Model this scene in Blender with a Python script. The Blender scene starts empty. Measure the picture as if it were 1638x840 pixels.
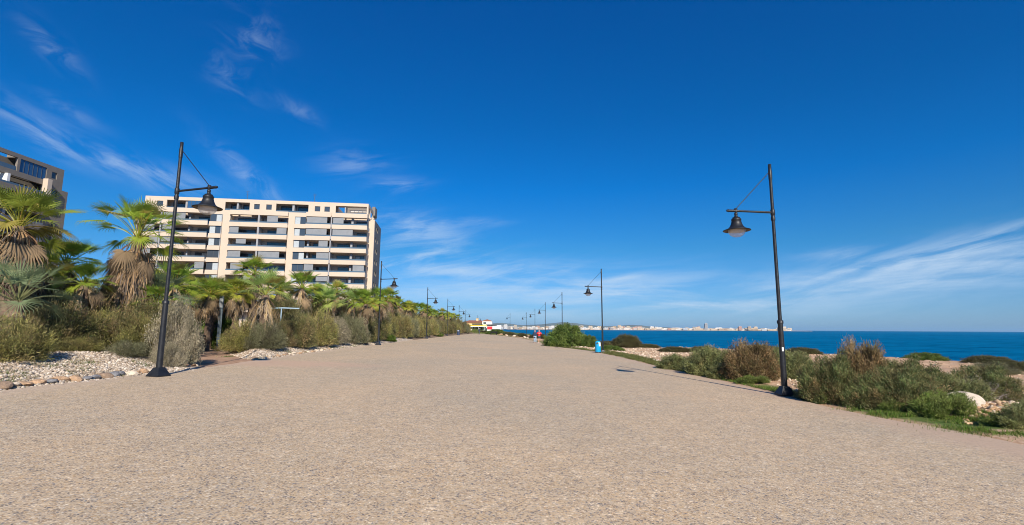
import bpy, bmesh, math, random
import numpy as np
from mathutils import Vector, Matrix
R_ = math.radians
rnd = random.Random(7)
rs = np.random.RandomState(11)
scene = bpy.context.scene
COL = scene.collection
PI = math.pi

# ------------------------------------------------------------------ tagging
def tag(o, label=None, cat=None, group=None, kind=None):
    if label: o['label'] = label
    if cat: o['category'] = cat
    if group: o['group'] = group
    if kind: o['kind'] = kind
    return o
def empty(name, loc=(0, 0, 0), rz=0.0):
    o = bpy.data.objects.new(name, None); COL.objects.link(o)
    o.location = loc; o.rotation_euler = (0, 0, rz); o.empty_display_size = .3
    return o
def link_mesh(name, me, mat=None, parent=None):
    if mat is not None:
        for m in (mat if isinstance(mat, (list, tuple)) else [mat]): me.materials.append(m)
    o = bpy.data.objects.new(name, me); COL.objects.link(o)
    if parent is not None: o.parent = parent
    return o
KIDS = {}
def copy_tree(o, parent=None, depth=0):
    c = o.copy(); COL.objects.link(c)
    if parent is not None: c.parent = parent
    for ch in list(o.children): copy_tree(ch, c, depth+1)
    return c

# ------------------------------------------------------------------ numpy mesh
def np_mesh(name, V, F, cols=None, smooth=False):
    """V (n,3); F (m,k) all the same k, or list of arrays; cols per vertex (n,3)"""
    me = bpy.data.meshes.new(name)
    V = np.asarray(V, np.float32)
    Fs = F if isinstance(F, list) else [F]
    Fs = [np.asarray(f, np.int32) for f in Fs if len(f)]
    me.vertices.add(len(V)); me.vertices.foreach_set('co', V.ravel())
    nl = sum(f.size for f in Fs); npoly = sum(len(f) for f in Fs)
    me.loops.add(nl); me.polygons.add(npoly)
    li = np.concatenate([f.ravel() for f in Fs]); me.loops.foreach_set('vertex_index', li)
    tot = np.concatenate([np.full(len(f), f.shape[1], np.int32) for f in Fs])
    st = np.concatenate([[0], np.cumsum(tot)[:-1]]).astype(np.int32)
    me.polygons.foreach_set('loop_start', st); me.polygons.foreach_set('loop_total', tot)
    if smooth: me.polygons.foreach_set('use_smooth', np.ones(npoly, bool))
    me.update(calc_edges=True)
    if cols is not None:
        a = me.color_attributes.new('tint', 'FLOAT_COLOR', 'POINT')
        c = np.ones((len(V), 4), np.float32); c[:, :3] = cols
        a.data.foreach_set('color', c.ravel())
    return me

class MB:
    """collects simple solids into ONE mesh"""
    def __init__(s): s.v = []; s.f = []; s.sm = []
    def add(s, vs, fs, smooth=False):
        n = len(s.v); s.v += [tuple(v) for v in vs]
        for f in fs: s.f.append(tuple(i+n for i in f)); s.sm.append(smooth)
    def box(s, x0, x1, y0, y1, z0, z1):
        s.add([(x0,y0,z0),(x1,y0,z0),(x1,y1,z0),(x0,y1,z0),(x0,y0,z1),(x1,y0,z1),(x1,y1,z1),(x0,y1,z1)],
              [(0,3,2,1),(4,5,6,7),(0,1,5,4),(1,2,6,5),(2,3,7,6),(3,0,4,7)])
        return s
    def tube(s, p0, p1, r0, r1=None, n=10, caps=True):
        if r1 is None: r1 = r0
        p0 = Vector(p0); p1 = Vector(p1); d = (p1-p0).normalized()
        a = d.orthogonal().normalized(); b = d.cross(a)
        vs = []
        for p, r in ((p0, r0), (p1, r1)):
            for i in range(n):
                t = 2*PI*i/n; vs.append(p+a*(r*math.cos(t))+b*(r*math.sin(t)))
        fs = [(i, (i+1) % n, n+(i+1) % n, n+i) for i in range(n)]
        s.add(vs, fs, True)
        if caps: s.add(vs[:n], [tuple(range(n))[::-1]]); s.add(vs[n:], [tuple(range(n))])
        return s
    def lathe(s, prof, c=(0, 0, 0), n=20, smooth=True, rot=0):
        vs = []
        for r, z in prof:
            for i in range(n):
                t = 2*PI*i/n+rot; vs.append((c[0]+r*math.cos(t), c[1]+r*math.sin(t), c[2]+z))
        fs = []
        for k in range(len(prof)-1):
            for i in range(n):
                fs.append((k*n+i, k*n+(i+1) % n, (k+1)*n+(i+1) % n, (k+1)*n+i))
        s.add(vs, fs, smooth); return s
    def build(s, name, mat=None, parent=None, bevel=0):
        me = bpy.data.meshes.new(name); me.from_pydata(s.v, [], s.f)
        me.polygons.foreach_set('use_smooth', s.sm); me.update()
        o = link_mesh(name, me, mat, parent)
        if bevel:
            m = o.modifiers.new('b', 'BEVEL'); m.width = bevel; m.segments = 2; m.limit_method = 'ANGLE'
        return o

# ------------------------------------------------------------------ noise
_tab = rs.rand(256, 256)
def vnoise(x, y, seed=0):
    x = np.asarray(x, float)+seed*17.3; y = np.asarray(y, float)+seed*9.1
    xi = np.floor(x).astype(int); yi = np.floor(y).astype(int); fx = x-xi; fy = y-yi
    fx = fx*fx*(3-2*fx); fy = fy*fy*(3-2*fy)
    g = lambda a, b: _tab[a & 255, b & 255]
    return (g(xi, yi)*(1-fx)+g(xi+1, yi)*fx)*(1-fy)+(g(xi, yi+1)*(1-fx)+g(xi+1, yi+1)*fx)*fy
def fbm(x, y, oct=4, seed=0):
    s = 0; a = .5; t = 0
    for i in range(oct):
        s = s+a*vnoise(x*2**i, y*2**i, seed+i); t += a; a *= .5
    return s/t-.5
def sstep(t): t = np.clip(t, 0, 1); return t*t*(3-2*t)

# ------------------------------------------------------------------ materials
def mat(name):
    m = bpy.data.materials.new(name); m.use_nodes = True
    nt = m.node_tree; b = nt.nodes['Principled BSDF']
    return m, nt, b
def N(nt, t, **kw):
    n = nt.nodes.new(t)
    for k, v in kw.items():
        if k[0] == '_': setattr(n, k[1:], v)
        else:
            n.inputs[k].default_value = v
    return n
def L(nt, a, b): nt.links.new(a, b)
def simple(name, col, rough=.6, metal=0, noise=0, nscale=3, bump=0, bscale=40, spec=.5):
    m, nt, b = mat(name)
    b.inputs['Roughness'].default_value = rough; b.inputs['Metallic'].default_value = metal
    b.inputs['Specular IOR Level'].default_value = spec
    tc = N(nt, 'ShaderNodeTexCoord')
    if noise:
        n = N(nt, 'ShaderNodeTexNoise', Scale=nscale, Detail=6.0, Roughness=.65); L(nt, tc.outputs['Object'], n.inputs['Vector'])
        mr = N(nt, 'ShaderNodeMapRange'); mr.inputs[1].default_value = .3; mr.inputs[2].default_value = .7
        mr.inputs[3].default_value = 1-noise; mr.inputs[4].default_value = 1+noise
        L(nt, n.outputs['Fac'], mr.inputs[0])
        mx = N(nt, 'ShaderNodeVectorMath', _operation='SCALE'); mx.inputs[0].default_value = col[:3]
        L(nt, mr.outputs[0], mx.inputs['Scale']); L(nt, mx.outputs[0], b.inputs['Base Color'])
    else: b.inputs['Base Color'].default_value = (*col[:3], 1)
    if bump:
        n = N(nt, 'ShaderNodeTexNoise', Scale=bscale, Detail=5.0); L(nt, tc.outputs['Object'], n.inputs['Vector'])
        bp = N(nt, 'ShaderNodeBump', Strength=bump, Distance=.02); L(nt, n.outputs['Fac'], bp.inputs['Height']); L(nt, bp.outputs[0], b.inputs['Normal'])
    return m
def leafmat(name, transl=.3, rough=.55, var=.12, spec=.3):
    m, nt, b = mat(name)
    at = N(nt, 'ShaderNodeAttribute', _attribute_name='tint')
    oi = N(nt, 'ShaderNodeObjectInfo')
    mr = N(nt, 'ShaderNodeMapRange'); mr.inputs[3].default_value = 1-var; mr.inputs[4].default_value = 1+var
    L(nt, oi.outputs['Random'], mr.inputs[0])
    mx = N(nt, 'ShaderNodeVectorMath', _operation='SCALE'); L(nt, at.outputs['Color'], mx.inputs[0]); L(nt, mr.outputs[0], mx.inputs['Scale'])
    b.inputs['Roughness'].default_value = rough; b.inputs['Specular IOR Level'].default_value = spec
    L(nt, mx.outputs[0], b.inputs['Base Color'])
    tr = N(nt, 'ShaderNodeBsdfTranslucent'); L(nt, mx.outputs[0], tr.inputs['Color'])
    ms = N(nt, 'ShaderNodeMixShader', Fac=transl)
    out = nt.nodes['Material Output']
    L(nt, b.outputs[0], ms.inputs[1]); L(nt, tr.outputs[0], ms.inputs[2]); L(nt, ms.outputs[0], out.inputs['Surface'])
    return m

M = {}
M['iron'] = simple('iron', (.018, .02, .024), .45, .2, noise=.4, nscale=9, bump=.25, bscale=60)
M['iron_worn'] = simple('iron_worn', (.10, .075, .05), .6, .2, noise=.4)
M['reflector'] = simple('reflector', (.5, .36, .22), .4, .3)
M['leaf'] = leafmat('leaf', .28)
M['palmleaf'] = leafmat('palmleaf', .38, rough=.42, spec=.4)
M['dry'] = leafmat('dry', .12, rough=.8)
M['bark'] = simple('bark', (.16, .11, .075), .9, noise=.5, nscale=8, bump=.8, bscale=14)
M['cream'] = simple('cream', (.59, .49, .385), .8, noise=.05, nscale=.6)
M['stone_shaded'] = simple('stone_shaded', (.215, .19, .16), .8, noise=.09, nscale=.9)  # same stone as the cream, with the grazing-light shade put into its colour
M['partition'] = simple('partition', (.30, .31, .33), .6, noise=.05)
M['recess'] = simple('recess', (.50, .48, .46), .8, noise=.1, nscale=.5)
M['slabunder'] = simple('slabunder', (.6, .55, .48), .8)
M['screen'] = simple('screen', (.24, .255, .27), .35, noise=.1, nscale=1)
M['white'] = simple('white', (.8, .8, .78), .6, noise=.04)
M['curtain'] = simple('curtain', (.42, .47, .5), .7, noise=.1, nscale=4)
M['frame'] = simple('frame', (.08, .085, .09), .4)
def glassmat(name, col, rough=.08, spec=.8):
    m, nt, b = mat(name); b.inputs['Base Color'].default_value = (*col, 1); b.inputs['Roughness'].default_value = rough
    b.inputs['Specular IOR Level'].default_value = spec; return m
M['glass'] = glassmat('glass', (.05, .065, .085))
M['blueglass'] = glassmat('blueglass', (.03, .09, .2))
M['railglass'] = glassmat('railglass', (.09, .14, .19), .1)
def clearglass():
    m, nt, b = mat('lampglass')
    b.inputs['Base Color'].default_value = (.9, .9, .9, 1); b.inputs['Roughness'].default_value = .12
    tr = N(nt, 'ShaderNodeBsdfTransparent'); tr.inputs[0].default_value = (.85, .87, .9, 1)
    ms = N(nt, 'ShaderNodeMixShader', Fac=.38); out = nt.nodes['Material Output']
    L(nt, tr.outputs[0], ms.inputs[1]); L(nt, b.outputs[0], ms.inputs[2]); L(nt, ms.outputs[0], out.inputs['Surface'])
    return m
M['lampglass'] = clearglass()

# ------------------------------------------------------------------ camera
def cam_axes(p=7.75, roll=.34, yaw=1.15):
    p, r, y = map(R_, (p, roll, yaw))
    R0 = Vector((math.cos(y), -math.sin(y), 0)); F0 = Vector((math.sin(y), math.cos(y), 0)); Z = Vector((0, 0, 1))
    F = F0*math.cos(p)+Z*math.sin(p); U0 = -F0*math.sin(p)+Z*math.cos(p)
    return R0*math.cos(r)+U0*math.sin(r), -R0*math.sin(r)+U0*math.cos(r), F
CR, CU, CF = cam_axes()
CZ = 4.5; FPX = 779.
cd = bpy.data.cameras.new('camera'); cam = bpy.data.objects.new('camera', cd); COL.objects.link(cam)
cd.sensor_width = 36; cd.lens = FPX/1638*36; cd.clip_start = .1; cd.clip_end = 90000
mw = Matrix((( CR.x, CU.x, -CF.x, 0), (CR.y, CU.y, -CF.y, 0), (CR.z, CU.z, -CF.z, CZ), (0, 0, 0, 1)))
cam.matrix_world = mw; scene.camera = cam
def ray(px, py):
    v = CF+CR*((px-819)/FPX)-CU*((py-420)/FPX); return v
def X_of(px, Y, py=525):
    """world X of something Y metres along the promenade seen at photo column px"""
    v = ray(px, py); return v.x/v.y*Y

# ------------------------------------------------------------------ world
SUN_EL = 32.5; SUN_AZ = 180-12.7      # compass from +Y towards +X: the sun stands behind the viewer, slightly right
def build_world():
    w = bpy.data.worlds.new('World'); scene.world = w; w.use_nodes = True
    nt = w.node_tree; bg = nt.nodes['Background']
    sky = nt.nodes.new('ShaderNodeTexSky'); sky.sky_type = 'NISHITA'; sky.sun_disc = False
    sky.sun_elevation = R_(SUN_EL); sky.sun_rotation = R_(SUN_AZ)
    sky.air_density = 1.0; sky.dust_density = .25; sky.ozone_density = 3.0; sky.altitude = 0
    tc = N(nt, 'ShaderNodeTexCoord'); sp = N(nt, 'ShaderNodeSeparateXYZ')
    nv = N(nt, 'ShaderNodeVectorMath', _operation='NORMALIZE'); L(nt, tc.outputs['Generated'], nv.inputs[0]); L(nt, nv.outputs[0], sp.inputs[0])
    def mth(op, a, b=None, c=None):
        n = N(nt, 'ShaderNodeMath', _operation=op)
        for i, v in enumerate((a, b, c)):
            if v is None: continue
            if isinstance(v, (int, float)): n.inputs[i].default_value = v
            else: L(nt, v, n.inputs[i])
        return n.outputs[0]
    az = mth('ARCTAN2', sp.outputs[0], sp.outputs[1]); el = mth('ARCSINE', sp.outputs[2])
    # clear-air tint by height above the horizon
    rp = N(nt, 'ShaderNodeValToRGB'); cr = rp.color_ramp
    stops = SKYTINT
    while len(cr.elements) < len(stops): cr.elements.new(.5)
    for e, (p, c) in zip(cr.elements, stops): e.position = p; e.color = (*c, 1)
    L(nt, mth('DIVIDE', el, R_(45)), rp.inputs[0])
    mul = N(nt, 'ShaderNodeMix', _data_type='RGBA', _blend_type='MULTIPLY'); mul.inputs[0].default_value = 1
    L(nt, sky.outputs[0], mul.inputs[6]); L(nt, rp.outputs[0], mul.inputs[7])
    # thin cirrus: patches fixed in the sky, filled with streaky noise
    def noise(rot, sx, sy, scale, det=8, rough=.62, dist=.5, seed=0):
        v = N(nt, 'ShaderNodeCombineXYZ')
        c, s = math.cos(rot), math.sin(rot)
        L(nt, mth('MULTIPLY', mth('ADD', mth('MULTIPLY', az, c), mth('MULTIPLY', el, s)), sx), v.inputs[0])
        L(nt, mth('MULTIPLY', mth('ADD', mth('MULTIPLY', az, -s), mth('MULTIPLY', el, c)), sy), v.inputs[1])
        v.inputs[2].default_value = seed
        n = N(nt, 'ShaderNodeTexNoise', Scale=scale, Detail=float(det), Roughness=rough, Distortion=dist)
        L(nt, v.outputs[0], n.inputs['Vector']); return n.outputs['Fac']
    def patch(px, py, lpx, wpx, angdeg, strength, nz, lo=.45, hi=.75):
        d = ray(px, py).normalized(); a0 = math.atan2(d.x, d.y); e0 = math.asin(d.z)
        a = R_(angdeg); c, s = math.cos(a), math.sin(a)
        da = mth('SUBTRACT', az, a0); de = mth('SUBTRACT', el, e0)
        u = mth('DIVIDE', mth('ADD', mth('MULTIPLY', da, c), mth('MULTIPLY', de, s)), lpx/FPX)
        v = mth('DIVIDE', mth('ADD', mth('MULTIPLY', da, -s), mth('MULTIPLY', de, c)), wpx/FPX)
        r2 = mth('ADD', mth('MULTIPLY', u, u), mth('MULTIPLY', v, v))
        g = mth('EXPONENT', mth('MULTIPLY', r2, -1.0))
        mr = N(nt, 'ShaderNodeMapRange', _interpolation_type='SMOOTHSTEP'); mr.inputs[1].default_value = lo; mr.inputs[2].default_value = hi
        L(nt, nz, mr.inputs[0])
        return mth('MULTIPLY', mth('MULTIPLY', g, mr.outputs[0]), strength)
    n1 = noise(R_(-20), 2.2, 9, 4.0, seed=1.3)
    n2 = noise(R_(12), 1.6, 9, 4.0, seed=4.2)
    n3 = noise(R_(-10), 3.2, 6, 5.0, dist=.9, seed=8.1)
    n4 = noise(0, 1.2, 9, 3.0, seed=12.)
    P = [patch(150, 245, 130, 16, -19, .42, n1, .38, .72), patch(60, 215, 40, 12, -35, .25, n1, .4, .7), patch(250, 275, 90, 12, -8, .35, n1, .4, .7),
         patch(408, 58, 34, 26, -20, .34, n3, .42, .75), patch(368, 122, 36, 18, -30, .3, n3, .4, .75), patch(85, 78, 30, 12, -40, .38, n3, .35, .7),
         patch(115, 178, 30, 8, -20, .3, n3, .35, .7), patch(400, 285, 60, 13, -38, .45, n3, .36, .7), patch(572, 258, 50, 20, 12, .45, n2, .38, .72),
         patch(638, 296, 40, 10, 3, .5, n2, .36, .7), patch(668, 368, 75, 25, -8, .75, n2, .36, .72), patch(645, 410, 60, 16, 5, .5, n2, .38, .72),
         patch(480, 178, 30, 10, -20, .25, n3, .38, .7), patch(760, 355, 50, 7, 0, .4, n2, .36, .7),
         patch(1450, 445, 240, 34, 9, .7, n2, .36, .70), patch(1560, 392, 150, 12, 11, .8, n2, .34, .68), patch(1620, 425, 120, 26, 8, .7, n4, .34, .7),
         patch(1345, 405, 40, 7, 4, .5, n2, .34, .66), patch(1010, 462, 75, 16, 2, .6, n4, .36, .7), patch(1000, 443, 28, 5, 10, .6, n2, .3, .6),
         patch(820, 470, 280, 42, 0, .95, n4, .38, .72), patch(720, 430, 200, 30, -3, .8, n2, .4, .74), patch(1150, 478, 220, 26, 3, .9, n4, .4, .74)]
    tot = P[0]
    for p in P[1:]: tot = mth('ADD', tot, p)
    tot = mth('MINIMUM', mth('MULTIPLY', tot, .62), .7)
    up = N(nt, 'ShaderNodeMapRange'); up.inputs[1].default_value = 0.0; up.inputs[2].default_value = .03; L(nt, el, up.inputs[0])
    tot = mth('MULTIPLY', tot, up.outputs[0])
    mx = N(nt, 'ShaderNodeMix', _data_type='RGBA'); L(nt, tot, mx.inputs[0]); L(nt, mul.outputs[2], mx.inputs[6])
    mx.inputs[7].default_value = (*CLOUDCOL, 1)
    L(nt, mx.outputs[2], bg.inputs['Color']); bg.inputs['Strength'].default_value = SKYSTR
    sl = bpy.data.lights.new('sun', 'SUN'); sl.energy = SUNSTR; sl.angle = R_(.53); sl.color = (1, .90, .76)
    so = bpy.data.objects.new('sun', sl); COL.objects.link(so)
    d = Vector((math.sin(R_(SUN_AZ))*math.cos(R_(SUN_EL)), math.cos(R_(SUN_AZ))*math.cos(R_(SUN_EL)), math.sin(R_(SUN_EL))))
    so.rotation_euler = d.to_track_quat('Z', 'Y').to_euler(); so.location = (0, -20, 40)
SKYSTR = .085; SUNSTR = 4.6; CLOUDCOL = (5.4, 6.7, 8.2)
SKYTINT = [(0, (0.3441, 0.5762, 1.0318)), (0.02, (0.3441, 0.5762, 1.0318)), (0.2, (0.1212, 0.534, 0.8798)), (0.355, (0.0076, 0.5087, 1.0154)), (0.52, (0.0, 0.4774, 0.9858)), (0.78, (0.0, 0.471, 1.0435)), (1, (0.0, 0.471, 1.0435))]
EXPOSURE = .42
build_world()

# ------------------------------------------------------------------ terrain
LE = np.array([(-60,-10.9),(8,-10.9),(12,-11.1),(15,-10.75),(17,-10.55),(24,-10.8),(37,-11.1),(44,-10.9),(54,-11.0),(68,-10.7),(92,-10.3),(125,-9.3),(150,-8.2),(158,-6.5)])
RE = np.array([(-60,9.5),(8.7,9.2),(10.7,8.8),(12.2,8.45),(18,8.6),(22,8.35),(34,8.4),(40,8.2),(44,8.1),(47,7.4),(51,6.3),(54,5.4),(57,5.1),(68,5.1),(78,4.9),(100,3.5),(122,-.2),(139,-3.6),(158,-6.4)])
SH = np.array([(-80,46),(20,41),(34.6,37.6),(42,37.9),(47,36),(49,31.5),(54,26.5),(61.6,20.5),(72.6,16.2),(90,13),(110,11),(127,10.4),(143,9.6),(157,9),(184,7.2),(242,2.6),(393,-6),(700,-25),(1500,-60),(2960,-130)])
def xl(y): return np.interp(y, LE[:, 0], LE[:, 1])
def xr(y): return np.interp(y, RE[:, 0], RE[:, 1])
def xs(y): return np.interp(y, SH[:, 0], SH[:, 1])
def roadz(x): return 2.78-.0268*x
PATH = np.array([(-9.6,19.2),(-12.5,21.8),(-17,28.0),(-21.5,36),(-24,60)])
def pathd(x, y):
    d = np.full(np.shape(x), 1e9)
    for a, b in zip(PATH[:-1], PATH[1:]):
        ab = b-a; t = np.clip(((x-a[0])*ab[0]+(y-a[1])*ab[1])/(ab@ab), 0, 1)
        d = np.minimum(d, np.hypot(x-a[0]-t*ab[0], y-a[1]-t*ab[1]))
    return d
def height(x, y):
    x = np.asarray(x, float); y = np.asarray(y, float)
    L_, R__, S_ = xl(y), xr(y), xs(y)+1.6*fbm(x*.0+y*.35, y*.2, 4, 5)*np.clip(y/30, 1, 4)
    past = y > 157.5
    base = roadz(np.clip(x, -10.8, 8.8))
    dl = L_-x; dr = x-R__
    z = base-.035
    pf = sstep((pathd(x, y)-1.3)/1.2)
    n = fbm(x*.8, y*.8, 4, 1); nf = fbm(x*3.1, y*3.1, 3, 3)
    zl = base-.035+pf*(.50*sstep(dl/2.6)+.35*sstep((dl-2)/5)+n*.28*sstep(dl/1.0))+nf*.05*sstep(dl/.4)+.04*sstep(dl/.3)
    zl = zl+.0*x
    und = fbm(x*.18, y*.18, 3, 8)*.55+n*.16+nf*.05
    zr = base-.035+.035*sstep(dr/.5)-.35*sstep(dr/14)*np.clip(1-(y-40)/60, .25, 1)+und*sstep(dr/2.5)+nf*.03*sstep(dr/.3)
    ledge = np.round((zr+fbm(x*.5, y*.9, 3, 12)*.2)/.16)*.16
    k = sstep((dr-5)/5)*.65
    zr = zr*(1-k)+ledge*k
    z = np.where(dl > 0, zl, z); z = np.where(dr > 0, zr, z)
    # mound of rubble beside the promenade on the right
    z = z+np.where(dr > 0, .28*np.exp(-(((x-12.2)/1.3)**2+((y-11.6)/1.3)**2)), 0)
    z = z+np.where(past, .25+.3*fbm(x*.05, y*.05, 3, 2), 0)*sstep((y-157)/12)
    cliff = sstep((x-S_)/1.8)
    z = z*(1-cliff)+(-1.6)*cliff
    far = sstep((np.abs(x+40)-120)/300)
    z = np.where(x < -60, z*(1-far)+(4+3*fbm(x*.01, y*.01, 3, 2))*far, z)
    return z
def hz(x, y): return float(height(np.array([x]), np.array([y]))[0])
def axis(segs):
    out = []
    for a, b, s in segs: out += list(np.arange(a, b, s))
    out.append(segs[-1][1]); return np.array(out)
gx = np.concatenate([-np.geomspace(3000, 60, 30), axis([(-58,-26,1.5),(-26,-18,.4),(-18,-10,.16),(-10,-9,.25),(-9,5,1.0),(5,8,.35),(8,16,.14),(16,42,.35),(42,56,1.2)])])
gy = np.concatenate([axis([(-80,4,6),(4,8,.5),(8,26,.16),(26,46,.3),(46,90,.6),(90,165,1.2),(165,260,4)]), np.geomspace(270, 2960, 40)])
GX, GY = np.meshgrid(gx, gy)
GZ = height(GX, GY)
nx, ny = len(gx), len(gy)
idx = np.arange(nx*ny).reshape(ny, nx)
Fg = np.stack([idx[:-1, :-1], idx[:-1, 1:], idx[1:, 1:], idx[1:, :-1]], -1).reshape(-1, 4)
dl = xl(GY)-GX; dr = GX-xr(GY)
nz1 = fbm(GX*.7, GY*.7, 4, 21)
gravel = sstep(dl/.1)*sstep((3.6+nz1*2-dl)/.8)*(GY < 62)*sstep((pathd(GX, GY)-1.2+nz1)/.6)
path = np.exp(-(pathd(GX, GY)/1.7)**4)*(dl > -.2)
gr = sstep((1.5+nz1*3.2-dr)/.5)*sstep((dr-.05)/.4)*sstep((GY-16)/3)*(dr > 0)*sstep((nz1+.12)/.1)
gr = np.maximum(gr, sstep((2.2-dr)/.6)*sstep((dr-.15)/.4)*(dr > 0)*(GY < 12.6)*(GY > 10))
gr = np.maximum(gr, (dr > 0)*sstep((GY-110)/20)*sstep((8-dr)/4)*sstep((nz1+.15)/.2)*.7)
gr = np.maximum(gr, (GY > 158)*1.0)
soil = (dl > 0)*(1-gravel)*(1-path)
zc = np.stack([gravel, path, gr], -1).reshape(-1, 3)
def terrain_mat():
    m, nt, b = mat('coast_ground')
    at = N(nt, 'ShaderNodeAttribute', _attribute_name='tint'); sp = N(nt, 'ShaderNodeSeparateColor'); L(nt, at.outputs['Color'], sp.inputs[0])
    ge = N(nt, 'ShaderNodeNewGeometry'); sx = N(nt, 'ShaderNodeSeparateXYZ'); L(nt, ge.outputs['Position'], sx.inputs[0])
    def noise(s, d=6, r=.6): n = N(nt, 'ShaderNodeTexNoise', Scale=s, Detail=float(d), Roughness=r); L(nt, ge.outputs['Position'], n.inputs['Vector']); return n.outputs['Fac']
    def ramp(f, st):
        r = N(nt, 'ShaderNodeValToRGB'); c = r.color_ramp
        while len(c.elements) < len(st): c.elements.new(.5)
        for e, (p, col) in zip(c.elements, st): e.position = p; e.color = (*col, 1)
        L(nt, f, r.inputs[0]); return r.outputs[0]
    def mix(f, a, b_):
        n = N(nt, 'ShaderNodeMix', _data_type='RGBA')
        if isinstance(f, float): n.inputs[0].default_value = f
        else: L(nt, f, n.inputs[0])
        L(nt, a, n.inputs[6]); L(nt, b_, n.inputs[7]); return n.outputs[2]
    sand = ramp(noise(.9, 8, .7), [(.3, (.38, .20, .10)), (.5, (.54, .33, .19)), (.68, (.66, .46, .30))])
    speck = ramp(noise(14, 4, .8), [(.35, (.24, .15, .09)), (.5, (.48, .33, .22)), (.66, (.72, .6, .46))])
    sand = mix(.5, sand, speck)
    soilc = ramp(noise(2.5, 6, .7), [(.3, (.12, .085, .055)), (.7, (.3, .22, .15))])
    lt = N(nt, 'ShaderNodeMath', _operation='LESS_THAN'); L(nt, sx.outputs[0], lt.inputs[0]); lt.inputs[1].default_value = -5.5
    col = mix(lt.outputs[0], sand, soilc)
    vg = N(nt, 'ShaderNodeTexVoronoi', Scale=20.0); L(nt, ge.outputs['Position'], vg.inputs['Vector'])
    gcol = ramp(vg.outputs['Color'], [(.1, (.40, .32, .25)), (.5, (.56, .48, .39)), (.9, (.68, .61, .52))])
    gn = ramp(noise(1.3, 5), [(.40, (.42, .30, .2)), (.52, (1, 1, 1))])
    gm = N(nt, 'ShaderNodeMix', _data_type='RGBA', _blend_type='MULTIPLY'); gm.inputs[0].default_value = .6; L(nt, gcol, gm.inputs[6]); L(nt, gn, gm.inputs[7])
    col = mix(sp.outputs[0], col, gm.outputs[2])
    pcol = ramp(noise(3, 6), [(.3, (.33, .19, .12)), (.7, (.52, .36, .25))])
    col = mix(sp.outputs[1], col, pcol)
    grc = ramp(noise(5, 6, .7), [(.35, (.05, .09, .02)), (.55, (.12, .17, .04)), (.72, (.25, .22, .1))])
    col = mix(sp.outputs[2], col, grc)
    L(nt, col, b.inputs['Base Color']); b.inputs['Roughness'].default_value = .95; b.inputs['Specular IOR Level'].default_value = .15
    bp = N(nt, 'ShaderNodeBump', Strength=.9, Distance=.03); L(nt, noise(12, 6, .75), bp.inputs['Height']); L(nt, bp.outputs[0], b.inputs['Normal'])
    return m
tme = np_mesh('ground', np.stack([GX, GY, GZ], -1).reshape(-1, 3), Fg, zc, smooth=True)
tag(link_mesh('ground', tme, terrain_mat()), kind='structure')

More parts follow.
